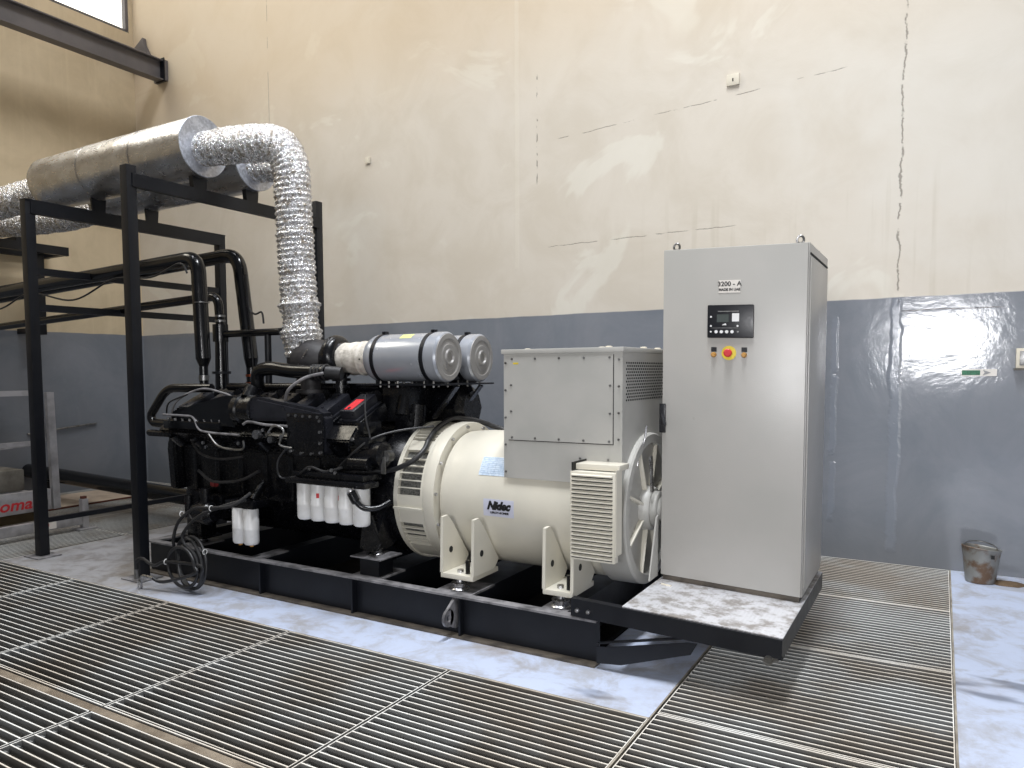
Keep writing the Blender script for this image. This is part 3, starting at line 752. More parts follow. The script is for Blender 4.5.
# turbochargers
for y, x in ((4.0, -3.665), (4.40, -4.10)):
    b = MB()
    n = 40; cs = []
    for i in range(n+1):
        a = 2*PI*i/n*.93+.3; rr = .045+.030*i/n; c = V((0, math.cos(a)*.095, math.sin(a)*.095))
        o_ = c.normalized(); ring_ = []
        for j in range(14):
            t = 2*PI*j/14; ring_.append(V((x+.13, y, 1.615))+c+o_*(math.cos(t)*rr)+V((math.sin(t)*rr, 0, 0)))
        cs.append(ring_)
    b.rings(cs)
    b.lathe([(x+.02, .07), (x+.06, .11), (x+.13, .115), (x+.17, .105), (x+.20, .09)], (0, y, 1.615), 'x', 32)
    tc = b.build('turbocharger', 'engine', en)
    b = MB(); b.lathe([(x-.22, .09), (x-.19, .135), (x-.10, .145), (x-.02, .135), (x+.03, .09)], (0, y, 1.60), 'x', 32)
    b.cyl((x-.12, y, 1.35), (x-.12, y, 1.60), .075, 18); b.lathe([(1.36, .11), (1.385, .11)], (x-.12, y, 0), 'z', 24)
    b.build('turbine_jacket', simple('grey_heat_wrap', (52, 50, 52), .55, 0, .2, 20, (38, 37, 38), .3, 60), tc)
    MB().tube([(x-.14, y-.135, 1.53), (x-.02, y-.14, 1.66)], .004, 6).build('tie_wire', 'zinc', tc)
    b = MB()
    pth = resample([(x+.18, y, 1.605), (x+.28, y, 1.60), (-3.19, y, 1.595)], .01)
    b.tube(pth, [.098+.018*min(1, i/20) for i in range(len(pth))], 30, True, lambda i, a, p: 1+.03*noise.noise(V((p.x*14, math.cos(a)*2.2, math.sin(a)*2.2)))+.02*math.sin(i*.7)-(.05 if 21 <= i <= 22 else 0))
    ah = b.build('air_hose', 'hosewhite', en)
    for dx in (.42, .47): MB().cyl((x+dx, y-.113, 1.59), (x+dx, y-.119, 1.59), .005, 8).build('hose_rivet', 'ink', ah)
    # air filter canister
    b = MB(); b.lathe([(-3.205, .10), (-3.20, .135), (-3.165, .152), (-3.155, .155), (-2.70, .155), (-2.695, .160), (-2.630, .160), (-2.618, .150)], (0, y, 1.595), 'x', 56)
    af = b.build('air_filter', 'greycan', en)
    b = MB(); b.lathe([(-2.6178, .148), (-2.612, .146), (-2.611, .118), (-2.616, .112), (-2.615, .085), (-2.611, .08), (-2.611, .052), (-2.600, .048), (-2.600, .038), (-2.613, .032), (-2.613, .001)], (0, y, 1.595), 'x', 56)
    b.build('end_cap', 'capgrey', af)
    for xb in (-3.115, -2.725):
        b = MB(); b.lathe([(xb-.014, .1555), (xb-.014, .1590), (xb+.014, .1590), (xb+.014, .1555)], (0, y, 1.595), 'x', 56, False)
        b.box(xb-.012, xb+.012, y-.02, y+.02, 1.7535, 1.770); b.cyl((xb, y-.03, 1.764), (xb, y+.03, 1.764), .005, 8)
        b.build('clamp_band', 'steelblack', af)
    if y < 4.1:
        cs = []
        for i in range(7):
            e = R(52+20*i/6)
            cs.append([(xx, y-rr*math.cos(e), 1.595+rr*math.sin(e)) for xx, rr in ((-2.93, .1553), (-2.84, .1553), (-2.84, .1562), (-2.93, .1562))])
        MB().rings(cs).build('yellow_sticker', simple('lime_sticker', (214, 224, 140), .5), af)
# shelf carrying the filters
b = MB().box(-3.27, -2.60, 3.88, 4.54, 1.418, 1.428); sh = b.build('filter_shelf', 'steelblack', en)
for x in (-3.10, -3.03, -2.96, -2.75, -2.68):
    for y in (3.92, 4.08, 4.32, 4.48):
        MB().cyl((x, y, 1.405), (x, y, 1.445), .008, 6).build('bolt', 'steel', sh)
for y in (4.0, 4.4):
    for x in (-3.115, -2.725): MB().box(x-.015, x+.015, y-.09, y+.09, 1.4285, 1.452).build('cradle', 'steelblack', sh)
b = MB().box(-3.13, -2.92, 3.98, 4.42, 1.18, 1.4175, .004); b.build('shelf_bracket', 'engine', en)
for y in (4.10, 4.40): MB().bar((-2.62, y, 1.41), (-2.80, y, 1.20), .05, .012, up=(0, 0, 1)).build('shelf_strut', 'engine', en)
# faceted air intake box and generator-end clutter
b = MB(); b.lathe([(-3.06, .12), (-3.02, .17), (-2.86, .19), (-2.74, .17), (-2.70, .12)], (0, 4.42, 1.255), 'x', 8); b.build('rear_aftercooler', 'engine', en)
b = MB(); b.lathe([(-3.12, .06), (-3.10, .085), (-2.90, .085), (-2.88, .05)], (0, 3.70, .99), 'x', 20); b.cyl((-3.10, 3.62, .94), (-2.95, 3.62, .94), .045, 14); b.build('starter_motor', 'engine', en)
b = MB(); b.lathe([(-.03, .02), (-.03, .036), (.03, .036), (.03, .02)], (-2.88, 3.70, .985), 'y', 16); b.bar((-2.88, 3.66, .985), (-2.88, 3.66, .88), .03, .014, up=(0, 1, 0)); b.build('rear_bracket', 'steel', en)
b = MB().box(-3.12, -2.96, 3.62, 3.80, 1.03, 1.10, .012, Matrix.Translation((0, 0, 0))); b.box(-3.11, -3.03, 3.66, 3.84, 1.11, 1.19, .01); b.build('junction_box', 'black', en)
b = MB(); b.cyl((-2.97, 3.98, 1.22), (-2.97, 4.02, 1.34), .05, 14); b.cyl((-2.93, 4.05, 1.05), (-2.93, 4.1, 1.28), .07, 12); b.box(-3.05, -2.9, 4.0, 4.3, 1.04, 1.24, .01); b.build('rear_pump', 'engine', en)
# small lines and wires
for i, (pts, r_, mt) in enumerate([
    ([(-3.75, 3.53, 1.09), (-3.66, 3.51, 1.16), (-3.58, 3.52, 1.13), (-3.62, 3.52, 1.04), (-3.52, 3.53, 1.02)], .008, 'steel'),
    ([(-3.56, 3.52, 1.02), (-3.62, 3.50, .93), (-3.60, 3.50, .83), (-3.48, 3.52, .84)], .006, 'rubber'),
    ([(-4.90, 3.66, 1.16), (-4.80, 3.64, 1.30), (-4.60, 3.70, 1.39), (-4.40, 3.74, 1.36), (-4.25, 3.70, 1.33)], .008, 'dusty'),
    ([(-4.95, 3.66, 1.20), (-4.86, 3.62, 1.29), (-4.70, 3.66, 1.35)], .006, 'rubber'),
    ([(-3.70, 3.66, 1.33), (-3.62, 3.62, 1.40), (-3.52, 3.66, 1.47), (-3.44, 3.75, 1.50)], .011, 'dusty'),
    ([(-3.08, 3.74, 1.36), (-3.03, 3.68, 1.22), (-2.98, 3.66, 1.08), (-3.02, 3.66, .98)], .006, 'rubber'),
    ([(-3.20, 3.60, .90), (-3.05, 3.60, 1.02), (-2.95, 3.66, 1.10), (-2.85, 3.80, 1.14), (-2.7, 3.95, 1.16)], .007, 'rubber'),
    ([(-4.32, 3.53, 1.08), (-4.20, 3.52, 1.0), (-3.98, 3.52, .99), (-3.96, 3.52, 1.05)], .007, 'steel'),
    ([(-3.98, 3.54, 1.16), (-3.90, 3.52, 1.18), (-3.75, 3.52, 1.165), (-3.56, 3.53, 1.16)], .009, 'dusty'),
    ([(-3.45, 3.53, .86), (-3.35, 3.51, .91), (-3.22, 3.51, .89), (-3.10, 3.53, .92)], .008, 'rubber'),
    ([(-4.55, 3.62, .80), (-4.35, 3.58, .74), (-4.1, 3.6, .76), (-3.9, 3.6, .84)], .011, 'rubber'),
    ([(-4.62, 3.62, 1.02), (-4.5, 3.6, .93), (-4.3, 3.6, .90), (-4.05, 3.6, .93)], .009, 'rubber')]):
    MB().tube(smooth_path(pts), r_, 8).build('fuel_line' if i % 2 else 'wiring', mt, en)
b = MB()
for x, z in ((-4.36, 1.02), (-4.33, .99), (-4.00, 1.03), (-3.80, 1.10), (-3.60, 1.09), (-3.70, 1.12), (-3.35, .90), (-3.17, .90), (-3.14, .885), (-3.0, 1.1), (-3.76, 1.13)):
    b.cyl((x, 3.52, z), (x, 3.505, z), .012, 6)
b.cyl((-3.80, 3.54, 1.10), (-3.80, 3.48, 1.10), .03, 14); b.cyl((-3.68, 3.54, 1.07), (-3.68, 3.49, 1.07), .022, 14)
o = b.build('line_fittings', 'zinc', en); o['kind'] = 'stuff'
b = MB().cyl((-4.38, 3.60, .72), (-4.34, 3.60, .72), .022, 14); b.build('red_cap', simple('dull_red', (120, 40, 40), .5), en)
# pump and fittings at the lower left
b = MB(); b.lathe([(0, .07), (.05, .085), (.16, .085), (.2, .05)], (-4.56, 3.60, .50), 'x', 20); b.cyl((-4.46, 3.6, .55), (-4.46, 3.6, .68), .04, 14)
b.cyl((-4.62, 3.58, .46), (-4.62, 3.58, .62), .03, 12); b.box(-4.56, -4.36, 3.66, 3.82, .45, .62, .01); b.build('fuel_pump', 'engine', en)
# spin-on filters
b = MB().box(-3.56, -2.90, 3.50, 3.64, .80, .835, .008); b.box(-3.53, -2.94, 3.535, 3.72, .835, .875, .01); hd = b.build('filter_head', 'engine', en)
def can(x, y, ztop, h, r, stamp):
    b = MB(); b.lathe([(ztop, r*.96), (ztop-.004, r), (ztop-h*.56, r), (ztop-h*.57, r*1.015), (ztop-h*.59, r), (ztop-h+.02, r), (ztop-h+.006, r*.93), (ztop-h, r*.8)], (x, y, 0), 'z', 36)
    o = b.build('oil_filter', 'white', en)
    if stamp:
        cs = []
        for i in range(5):
            a = R(stamp+i*5); cs.append([(x+rr*math.sin(a), y-rr*math.cos(a), z) for z, rr in ((ztop-.055, r+.0004), (ztop-.085, r+.0004), (ztop-.085, r+.0010), (ztop-.055, r+.0010))])
        MB().rings(cs).build('red_mark', 'red', o)
    return o
for i, s_ in enumerate((0, 25, 0, -50, -50)):
    can(-3.455+i*.117, 3.575, .798, .236, .0535, s_)
b = MB().tube(smooth_path([(-2.985, 3.475, .785), (-2.95, 3.48, .73), (-2.90, 3.50, .69), (-2.84, 3.56, .69), (-2.80, 3.62, .72)]), [.028]*9+[.018]*24, 14)
fp_ = b.build('filler_pipe', 'black', en)
MB().cyl((-2.985, 3.467, .797), (-2.979, 3.4705, .789), .028, 16).build('filler_cap', 'zinc', fp_)
b = MB().box(-4.16, -3.89, 3.52, 3.68, .585, .635, .008); b.cyl((-3.99, 3.62, .63), (-3.99, 3.72, .74), .03, 12); b.build('fuel_filter_head', 'engine', en)
for x in (-4.075, -3.965):
    o = can(x, 3.575, .584, .25, .053, 0); o.name = 'fuel_filter'
    MB().cyl((x, 3.575, .334), (x, 3.575, .318), .014, 12).build('drain_tap', 'orange', o)
b = MB()   # far side rails give the other bank its depth
b.box(-4.9, -3.1, 4.84, 4.90, .95, 1.10, .01); b.box(-3.96, -3.17, 4.70, 4.86, 1.0, 1.30, .014); b.build('far_manifold', 'engine', en)

# power cable over the alternator
pth = smooth_path([(-3.20, 3.66, .86), (-3.02, 3.68, .885), (-2.88, 3.722, .895), (-2.79, 3.735, .925), (-2.72, 3.76, .965), (-2.69, 3.82, 1.02), (-2.70, 3.90, 1.08), (-2.705, 4.0, 1.135), (-2.70, 4.10, 1.185), (-2.68, 4.20, 1.20), (-2.62, 4.34, 1.17), (-2.50, 4.45, 1.12), (-2.30, 4.5, 1.06)])
cen = V((0, AY, AZ)); pp = []
for p in pth:
    d = V((0, p.y-AY, p.z-AZ)); rmin = .476 if p.x > -2.7 else (.472 if p.x > -2.9 else 0)
    if p.x > -2.56: rmin = .455
    if rmin and d.length < rmin: d = d.normalized()*rmin
    pp.append(V((p.x, AY+d.y, AZ+d.z)))
pp[-1] = V((-2.2, 4.5, 1.05))
o = MB().tube(pp, .0165, 12).build('power_cable', 'rubber'); tag(o, 'black cable draped over the louvred ring of the ivory alternator', 'cable')

# ------------------------------------------------------------------ rack, silencers and ducts
rk = thing('exhaust_rack', (-5.6, 4.35, 0), 'tall black steel rack on four posts carrying two silencers', 'rack')
RX0, RX1, RY0, RY1 = -6.27, -4.94, 3.40, 5.33
for x, y, h in ((RX1, RY0, 2.985), (RX0, RY0, 2.90), (RX1, RY1, 3.08), (RX0, RY1, 2.90)):
    b = MB().box(x-.04, x+.04, y-.04, y+.04, .0105, h, .004)
    po = b.build('post', 'steelblack', rk)
    MB().box(x-.11, x+.11, y-.10, y+.10, .001, .010, .002).build('base_plate', 'dusty', po)
def channel(mb, x, y0, y1, z0, z1, s):
    mb.box(x-.004, x+.004, y0, y1, z0, z1); mb.box(min(x, x+s*.045), max(x, x+s*.045), y0, y1, z1-.008, z1); mb.box(min(x, x+s*.045), max(x, x+s*.045), y0, y1, z0, z0+.008)
b = MB(); channel(b, RX1+.044, RY0+.0, RY1, 2.835, 2.93, -1); b.build('top_beam', 'steelblack', rk)
b = MB(); channel(b, RX0+.044, RY0, RY1, 2.80, 2.90, -1); b.box(RX0-.04, RX0+.045, RY0-.04, RY1+.04, 2.9005, 2.912); b.build('top_beam', 'steelblack', rk)
for z in (2.345, 2.05):
    MB().box(RX0-.02, RX0+.03, RY0+.0405, RY1-.0405, z-.028, z+.028).build('side_rail', 'steelblack', rk)
MB().box(RX0-.02, RX0+.02, RY0+.0405, RY1-.0405, .275, .315).build('low_rail', 'steelblack', rk)
MB().box(RX1-.02, RX1+.02, RY1+.0, RY1+.05, 2.75, 2.86).build('cleat', 'steelblack', rk)

def silencer(y, x0, x1, z, r, label):
    t = thing('silencer', ((x0+x1)/2, y, z-r), label, 'silencer', 'aluminium clad silencers')
    b = MB(); n = 60; seg = 56; cs = []
    prof = [(x0-.05, r*.45), (x0-.02, r*.80), (x0, r*.95), (x0+.02, r)]+[(x0+.02+(x1-x0-.02)*i/24, r) for i in range(1, 25)]
    for tx, rr in prof:
        cs.append([V((tx, y+rr*(1+.012*noise.noise(V((tx*3, 3*math.cos(2*PI*j/seg)+y, 3*math.sin(2*PI*j/seg)))))*math.cos(2*PI*j/seg), z+rr*(1+.012*noise.noise(V((tx*3, 3*math.cos(2*PI*j/seg)+y, 3*math.sin(2*PI*j/seg)))))*math.sin(2*PI*j/seg))) for j in range(seg)])
    b.rings(cs); sb = b.build('shell', 'clad', t)
    b = MB(); b.lathe([(x1+.0005, r*1.0), (x1+.006, r*1.005), (x1+.010, r*.985), (x1+.008, r*.97), (x1+.008, .01)], (0, y, z), 'x', 56); b.build('end_disc', 'disc', t)
    for xs in (x0+(x1-x0)*.36, x0+(x1-x0)*.70):
        b = MB(); b.lathe([(xs-.002, r*1.008), (xs, r*1.014), (xs+.01, r*1.014), (xs+.012, r*1.008)], (0, y, z), 'x', 56, False); b.build('sheet_lap', 'clad', sb)
    b = MB().cyl((x0-.01, y-.4*r, z+.02), (x0-.20, y-.4*r, z+.06), .012, 8); b.build('drain_stub', 'steel', t)
    for xs in (RX0, RX1):
        hh = 2.9125 if xs == RX0 else 2.9305
        MB().prism([(y-.06, hh), (y+.06, hh), (y+.07, z-r*.97), (y, z-r*1.01), (y-.07, z-r*.97)], 'x', xs+(.012 if xs == RX0 else -.015), xs+(.032 if xs == RX0 else .03)).build('saddle', 'steelblack', t)
    return t
SR, SZ = .228, 3.245
silencer(4.00, -6.97, -4.86, SZ, SR, 'dented aluminium clad silencer nearer the camera, front drum on the rack')
silencer(4.53, -6.97, -4.86, SZ, SR, 'aluminium clad silencer behind the front drum, nearer the back wall')

def duct(name, pts, r, label, group, rib=.038, amp=.085, step=.0065, bulge=(), seg=44):
    pth = resample(pts, step)
    acc = 0; acs = [0]
    for a, b_ in zip(pth[:-1], pth[1:]): acc += (b_-a).length; acs.append(acc)
    def fn(i, a, p):
        s_ = acs[i]
        k = 1+amp*.5*math.sin(2*PI*s_/rib+.8*noise.noise(p*5)+.6*math.sin(a*2))
        k += .06*noise.noise(p*14)+.05*noise.noise(p*34)
        for c, w_, h_ in bulge: k += h_*math.exp(-((s_-c)/w_)**2)
        return k
    o = MB().tube(pth, r, seg, True, fn).build(name, 'foil', ang=60)
    return tag(o, label, 'duct', group)
p1 = bend([(-4.853, 4.00, 3.225), (-4.45, 4.00, 3.20), (-3.945, 4.00, 3.13), (-3.90, 4.00, 2.2), (-3.86, 4.00, 1.62)], [.12, .38, .2], 22)
L1 = sum((V(b_)-V(a)).length for a, b_ in zip(p1[:-1], p1[1:]))
duct('exhaust_duct', p1, .128, 'crinkled foil wrapped exhaust duct bending down in front to the nearer turbocharger', 'foil exhaust ducts',
     bulge=((L1-.36, .035, .17), (L1-.16, .04, .15), (L1-.27, .02, -.04)))
p2 = bend([(-4.853, 4.53, 3.20), (-4.66, 4.52, 3.18), (-4.33, 4.42, 3.08), (-4.30, 4.40, 2.2), (-4.27, 4.40, 1.62)], [.05, .26, .2], 20)
duct('exhaust_duct', p2, .115, 'foil wrapped exhaust duct mostly hidden behind the front one', 'foil exhaust ducts')
duct('exhaust_duct', [(-7.025, 4.0, 3.20), (-7.6, 4.0, 3.185), (-8.4, 4.02, 3.18), (-9.455, 4.05, 3.20)], .14, 'foil exhaust duct leaving the left end of the nearer silencer', 'foil tail ducts', step=.012)
duct('exhaust_duct', [(-7.025, 4.53, 3.13), (-7.6, 4.52, 3.10), (-8.4, 4.5, 3.13), (-9.455, 4.48, 3.20)], .13, 'foil exhaust duct leaving the left end of the farther silencer', 'foil tail ducts', step=.012)

# ------------------------------------------------------------------ cooling pipes
def pipe_run(name, pts, r, label, joints=(), rb=.13):
    t = thing(name, pts[-1], label, 'pipe', 'black cooling pipes')
    MB().tube(bend(pts, rb, 10), r, 22).build('pipe', 'black', t)
    for p, q, r0, r1, mt in joints:
        MB().cyl(p, q, r0, 24, r1).build('coupling', mt, t)
    return t
t = pipe_run('coolant_pipe', [(-9.455, 3.95, 2.27), (-4.90, 3.95, 2.40), (-4.87, 3.95, 1.62)], .058, 'black cooling pipe nearest the camera, arching down to the engine left end',
         [((-4.87, 3.95, 1.62), (-4.87, 3.95, 1.56), .058, .034, 'black'), ((-4.87, 3.95, 1.56), (-4.87, 3.95, 1.37), .034, .034, 'black'), ((-4.87, 3.95, 1.45), (-4.87, 3.95, 1.49), .04, .04, 'steel'), ((-4.87, 3.95, 2.05), (-4.87, 3.95, 2.055), .0592, .0592, 'steel')])
MB().tube(smooth_path([(-9.4, 3.90, 2.19), (-8.6, 3.89, 2.24), (-7.8, 3.89, 2.14), (-7.2, 3.89, 2.26), (-6.5, 3.89, 2.16), (-5.9, 3.89, 2.30), (-5.4, 3.89, 2.28), (-5.05, 3.89, 2.36), (-4.95, 3.885, 2.28)]), .008, 8).build('sensor_wire', 'rubber', t)
t = pipe_run('coolant_pipe', [(-9.455, 4.40, 2.32), (-4.95, 4.40, 2.49), (-4.83, 4.40, 1.62)], .058, 'black cooling pipe farthest from the camera, with a copper fitting below',
         [((-4.83, 4.40, 1.62), (-4.83, 4.40, 1.55), .058, .042, 'black'), ((-4.83, 4.40, 1.55), (-4.83, 4.40, 1.38), .042, .042, 'black'), ((-4.83, 4.40, 1.475), (-4.83, 4.40, 1.495), .05, .05, 'copper'), ((-4.83, 4.40, 1.42), (-4.83, 4.40, 1.43), .05, .05, 'copper')], .16)
MB().tube(smooth_path([(-4.79, 4.33, 2.3), (-4.77, 4.33, 2.05), (-4.70, 4.33, 1.98), (-4.62, 4.33, 1.99), (-4.60, 4.33, 1.9)]), .008, 8).build('sensor_wire', 'rubber', t)
MB().tube(smooth_path([(-4.78, 4.33, 2.2), (-4.76, 4.34, 1.8), (-4.74, 4.34, 1.45)]), .006, 8).build('sensor_wire', 'rubber', t)
t = pipe_run('coolant_pipe', [(-9.455, 4.20, 1.97), (-4.98, 4.20, 2.13), (-4.96, 4.20, 1.90)], .036, 'thinner black pipe between the other two, with flanged valve above the engine',
         [((-4.96, 4.20, 1.90), (-4.96, 4.20, 1.76), .062, .062, 'black'), ((-4.96, 4.20, 1.76), (-4.96, 4.20, 1.37), .045, .052, 'black'), ((-4.96, 4.20, 1.50), (-4.96, 4.20, 1.52), .075, .075, 'steelblack'),
          ((-4.96, 4.20, 1.96), (-4.96, 4.20, 1.975), .042, .042, 'steel'), ((-4.96, 4.20, 1.92), (-4.96, 4.20, 1.935), .042, .042, 'steel'), ((-4.96, 4.2, 1.82), (-4.28, 4.2, 1.82), .028, .028, 'black'),
          ((-4.42, 4.2, 1.80), (-4.42, 4.2, 1.37), .026, .026, 'steelblack')], .09)
o = MB().tube([(-9.455, 5.0, .33), (-8.0, 5.0, .29), (-5.4, 5.0, .22)], .085, 24).build('drain_pipe', 'black')
tag(o, 'thick black pipe running low behind the rack towards the left wall', 'pipe')
dp = o
for x, h in ((-9.0, .23), (-6.0, .155)):
    MB().box(x-.03, x+.03, 4.93, 5.07, .0005, h).build('pipe_support', 'steelblack', dp)

# ------------------------------------------------------------------ hoses by the front post
h1 = thing('fuel_hose', (-4.6, 3.36, 0), 'black hydraulic hose coiled against the skid beside the front rack post', 'hose')
pts = [(-3.90, 3.52, .70), (-3.98, 3.42, .62), (-4.15, 3.37, .60), (-4.30, 3.37, .58), (-4.48, 3.38, .47), (-4.53, 3.37, .32)]
n = 46
for i in range(n):
    a = PI*.95+2*PI*2.6*i/n; rr = .165-.014*math.sin(i*.7)
    pts.append((-4.36+rr*1.1*math.cos(a), 3.40+.045*math.sin(a*.9)-.001*i, .195+rr*math.sin(a)))
pts += [(-4.52, 3.30, .20), (-4.66, 3.30, .155), (-4.80, 3.31, .185), (-4.86, 3.30, .16), (-4.865, 3.30, .09)]
MB().tube(smooth_path(pts, 5), .0115, 9).build('hose', 'rubber', h1)
MB().cyl((-4.865, 3.30, .10), (-4.865, 3.30, .03), .016, 8).build('hose_fitting', 'steel', h1)
for p in ((-4.12, 3.37, .60), (-4.44, 3.38, .53), (-4.52, 3.30, .20), (-4.21, 3.38, .29)):
    MB().tube([V(p)+V((0, math.cos(a)*.018, math.sin(a)*.018)) for a in [2*PI*i/12 for i in range(12)]], .003, 6, closed=True).build('cable_tie', 'white', h1)
h2 = thing('fuel_hose', (-4.7, 3.30, 0), 'short black hose with bright elbow ending beside the grating', 'hose')
pts = [(-3.92, 3.50, .66)]+[(-4.18, 3.35, .56), (-4.37, 3.34, .42), (-4.36, 3.33, .34), (-4.28, 3.33, .30)]
for i in range(26):
    a = PI*.55-2*PI*1.35*i/26; pts.append((-4.36+.15*math.cos(a), 3.33-.0015*i, .18+.14*math.sin(a)))
pts += [(-4.50, 3.26, .07), (-4.60, 3.24, .09)]
MB().tube(smooth_path(pts, 5), .0115, 9).build('hose', 'rubber', h2)
b = MB().tube(bend([(-4.59, 3.24, .088), (-4.70, 3.225, .10), (-4.71, 3.22, .01)], .05), .012, 10); b.cyl((-4.71, 3.22, .06), (-4.71, 3.22, .005), .018, 6); b.build('hose_elbow', 'zinc', h2)

# ------------------------------------------------------------------ high beam, wall bracket
cbm = thing('runway_beam', (-8.9, 3.0, 5.33), 'grey steel I beam high across the left wall below the window', 'beam')
b = MB(); BX = -8.82
b.box(BX-.006, BX+.006, -3, 6.59, 5.37, 5.60); b.box(BX-.07, BX+.07, -3, 6.59, 5.60, 5.615); b.box(BX-.07, BX+.07, -3, 6.59, 5.355, 5.37)
b.build('i_beam', 'beam', cbm)
MB().box(BX-.09, BX+.09, 6.59, 6.602, 5.34, 5.64).build('end_plate', 'steelblack', cbm)
MB().prism([(BX-.62, 5.64), (BX-.30, 5.64), (BX-.22, 5.72), (BX-.34, 5.90), (BX-.36, 6.0), (BX-.62, 5.86)], 'y', 6.603, 6.655).build('gusset_plate', 'beam', cbm)
MB().box(BX-.15, BX+.08, 6.603, 6.658, 5.36, 5.62).build('wall_shoe', 'beam', cbm)
wb = thing('wall_bracket', (-9.3, 4.8, 2.0), 'black steel shelf frame on the left wall behind the left rack post', 'bracket')
MB().box(-9.00, -8.94, 3.6, 5.32, 2.93, 3.03).build('shelf_beam', 'steelblack', wb)
MB().box(-9.42, -9.36, 3.6, 5.32, 2.93, 3.03).build('shelf_beam', 'steelblack', wb)
MB().box(-9.36, -9.00, 5.24, 5.30, 2.93, 3.0).build('cross_bar', 'steelblack', wb)
MB().box(-9.36, -9.00, 4.74, 4.80, 3.031, 3.09).build('cross_bar', 'steelblack', wb)
MB().box(-9.14, -9.02, 4.92, 5.06, 1.98, 2.93, .004).build('hanger_post', 'steelblack', wb)
MB().box(-9.458, -9.14, 4.94, 5.04, 2.0, 2.06).build('hanger_arm', 'steelblack', wb)

# ------------------------------------------------------------------ lift trolley, plywood
lt = thing('lift_trolley', (-7.8, 3.7, 0), 'aluminium lifting trolley with red lettering, cut by the left edge behind the rack post', 'trolley')
for y0, y1, xx in ((4.02, 4.09, -7.30),):
    b = MB(); b.bar((-7.30, 4.085, 1.335), (-7.30, 4.11, .20), .07, .05, up=(1, 0, 0)); b.build('mast', 'alu', lt)
b = MB(); b.bar((-7.36, 4.035, 1.33), (-7.34, 4.05, .86), .02, .02); b.build('rear_mast', 'alu', lt)
MB().bar((-7.36, 3.0, 1.33), (-7.36, 4.03, 1.33), .04, .05).build('handrail', 'alu', lt)
MB().bar((-7.36, 3.0, .85), (-7.36, 3.98, .85), .03, .04).build('mid_rail', 'alu', lt)
MB().bar((-7.9, 3.6, .75), (-7.34, 3.98, .84), .02, .02).build('mid_rail', 'alu', lt)
b = MB().box(-7.34, -7.28, 2.9, 4.055, .20, .40, .005); bs = b.build('base_frame', 'alu', lt)
MB().box(-8.2, -7.345, 3.96, 4.02, .20, .36, .005).build('base_frame', 'alu', lt)
text('lettering', 'afaoma', .15, frame((-7.2785, 3.62, .285), (0, 1, 0), (0, 0, 1)), 'redtext', bs, shear=.2, bold=.003, sx=1.15)
b = MB().box(-7.28, -7.2785, 3.965, 4.02, .25, .30); b.prism([(3.97, .305), (4.01, .305), (3.995, .34)], 'x', -7.28, -7.2785); b.build('pictogram', 'ink', bs)
MB().box(-7.42, -7.36, 2.9, 3.95, .10, .195, .01).build('under_frame', 'olive', lt)
MB().box(-7.05, -6.99, 3.2, 4.19, .055, .15, .006).build('outrigger', 'alu', lt)
ol = bpy.data.objects['outrigger']
MB().box(-6.9895, -6.988, 3.72, 3.93, .065, .14).build('outrigger_sticker', 'labelwhite', ol)
MB().box(-6.9878, -6.987, 3.74, 3.86, .095, .118).build('outrigger_lettering', 'redtext', ol)
b = MB().box(-7.05, -6.99, 4.192, 4.255, .02, .30, .004); lg = b.build('leg', 'alu', lt)
MB().box(-7.10, -6.94, 4.13, 4.32, .001, .018, .004).build('foot_plate', 'alu', lg)
MB().box(-7.04, -7.0, 4.20, 4.245, .30, .325).build('leg_cap', 'plyedge', lg)
MB().box(-8.0, -7.45, 3.15, 3.9, .39, .60, .02).build('tool_box', 'mud', lt)
b = MB().box(-9.15, -8.30, 4.60, 6.05, .002, .022); o = b.build('plywood_sheet', 'ply', ang=30)
MB().box(-9.15, -8.298, 4.592, 4.60, .002, .022).build('sheet_edge', 'plyedge', o)
MB().box(-8.30, -8.292, 4.592, 6.05, .002, .022).build('sheet_edge', 'plyedge', o)
tag(o, 'pale plywood sheet lying on the grating below the low black pipe', 'plywood')
# small wall things at the left
b = MB().box(WX, WX+.003, 3.9, 4.6, 2.30, 2.62); 
b = MB().tube(smooth_path([(-9.44, 5.0, .78), (-9.43, 5.5, .83), (-9.44, 5.9, .86)]), .012, 8)
o = b.build('wall_pipe', 'steel'); tag(o, 'thin grey conduit along the blue left wall above the low pipe', 'conduit')
MB().box(-9.46, -9.40, 5.2, 5.24, .78, .84).build('pipe_clip', 'steel', o)

# ------------------------------------------------------------------ right side things
bk = thing('bucket', (.27, 6.38, 0), 'dented rusty metal bucket on the pale floor against the blue wall', 'bucket')
b = MB(); cs = []
for z, r_ in ((.004, .098), (.02, .101), (.10, .108), (.18, .116), (.25, .123), (.262, .128), (.268, .125), (.262, .119), (.25, .117), (.03, .097), (.02, .01)):
    ring_ = []
    for j in range(40):
        a = 2*PI*j/40; k = 1+.05*math.cos(2*a+.5)*(z/.26)+.02*noise.noise(V((math.cos(a)*2, math.sin(a)*2, z*9)))
        ring_.append((.265+r_*k*math.cos(a), 6.40+r_*k*math.sin(a), z+.014*math.cos(a+2.6)*(z/.26)))
    cs.append(ring_)
b.rings([[(.272+(x-.265)*.9, 6.40+(y-6.40)*.9, z*.93) for x, y, z in c] for c in cs], True); b.build('bucket_body', 'bucket', bk)
b = MB().tube(smooth_path([(.158, 6.40, .24), (.19, 6.48, .262), (.27, 6.51, .268), (.35, 6.48, .25), (.382, 6.40, .225)]), .004, 6); b.build('handle', 'steel', bk)
b = MB().box(.325, .345, 6.292, 6.302, .19, .215); b.build('handle_lug', 'hole', bk)
b = MB(); cs = []
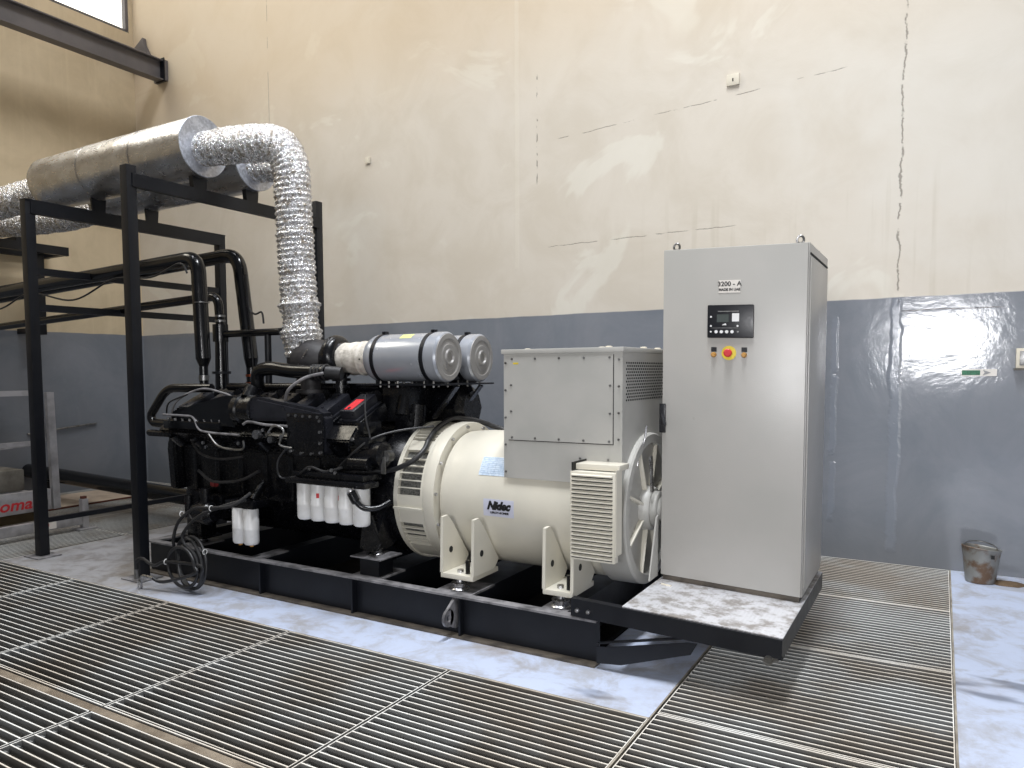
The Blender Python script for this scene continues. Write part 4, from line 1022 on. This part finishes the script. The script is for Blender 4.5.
for z, s_ in ((.001, 1), (.012, .9), (.022, .6), (.026, .2)):
    cs.append([(.43+.10*s_*(1+.2*math.sin(3*a))*math.cos(a), 6.40+.07*s_*(1+.2*math.cos(2*a))*math.sin(a), z) for a in [2*PI*i/20 for i in range(20)]])
o = b.rings(cs).build('rust_scrap', simple('rusty_dirt', (104, 84, 62), .8, 0, .3, 30)); tag(o, 'small heap of brown dirt beside the rusty bucket', 'dirt')
sb = thing('socket_box', (.5, WY, 1.5), 'metal switch box on the blue wall at the right edge', 'switch box')
MB().box(.44, .60, WY-.05, WY-.001, 1.50, 1.64, .004).build('box_body', 'whiteplas', sb)
MB().box(.46, .58, WY-.056, WY-.0505, 1.52, 1.62, .002).build('cover_plate', 'steel', sb)
MB().box(.43, .61, WY-.06, WY-.001, 1.485, 1.4995).build('sill', 'mud', sb)
sg_ = thing('wall_label', (.2, WY, 1.47), 'small green and white arrow label on the blue wall below the shiny patch', 'label')
MB().box(.12, .335, WY-.003, WY-.001, 1.445, 1.495).build('white_card', 'labelwhite', sg_)
MB().box(.125, .235, WY-.0045, WY-.0032, 1.453, 1.487).build('green_card', 'green', sg_)
MB().prism([(.25, 1.49), (.30, 1.47), (.25, 1.45), (.262, 1.47)], 'y', WY-.0042, WY-.0032).build('arrow', simple('grey_print', (140, 142, 142), .5), sg_)
ss = thing('wall_socket', (-1.52, WY, 3.9), 'square ivory outlet high on the cream wall above the cabinet', 'outlet')
MB().box(-1.575, -1.475, WY-.022, WY-.001, 3.845, 3.935, .003).build('outlet_plate', 'whiteplas', ss)
MB().box(-1.53, -1.52, WY-.024, WY-.0225, 3.875, 3.90).build('outlet_slot', 'hole', ss)
ss = thing('wall_socket', (-5.2, WY, 3.9), 'tiny ivory junction box on the cream wall between duct and outlet', 'outlet')
MB().box(-5.42, -5.36, WY-.02, WY-.001, 3.79, 3.86, .003).build('outlet_plate', 'whiteplas', ss)

# ------------------------------------------------------------------ light
W = bpy.data.worlds.new('world'); S.world = W; W.use_nodes = True
bg = W.node_tree.nodes['Background']; bg.inputs[0].default_value = (.92, .95, 1, 1); bg.inputs[1].default_value = .15
def area(name, loc, target, sx, sy, power, col, spread=180):
    l = bpy.data.lights.new(name, 'AREA'); l.shape = 'RECTANGLE'; l.size = sx; l.size_y = sy; l.energy = power; l.color = col; l.spread = R(spread)
    o = bpy.data.objects.new(name, l); o.location = loc
    o.rotation_euler = (V(target)-V(loc)).to_track_quat('-Z', 'Y').to_euler(); COL.objects.link(o)
area('overhead_light', (-.85, 2.5, 9.4), (-.85, 2.9, 0), .7, 4.6, 470, (.93, .96, 1), 125)
area('overhead_light', (-5.5, 3.0, 9.4), (-5.5, 3.2, 0), 1.6, 6, 290, (.95, .96, 1), 170)  # added overhead fill that brightens the left side and left wall
area('doorway_daylight', (0, -3.0, 2.02), (0, 6.6, 1.98), 1.30, 1.0, 60, (.98, .98, 1), 100)
area('hall_doorway', (3.0, -2.5, 1.4), (-1.5, 6.6, 1.8), 3.2, 2.2, 92, (1, .98, .95))
area('window_daylight', (WX+.05, 3.6, 7.2), (-3, 6.2, 3.5), 5.2, 1.9, 150, (1, .92, .76), 150)
S.view_settings.view_transform = 'Standard'; S.view_settings.look = 'None'
S.view_settings.exposure = 0; S.view_settings.gamma = 1; S.view_settings.use_curve_mapping = False
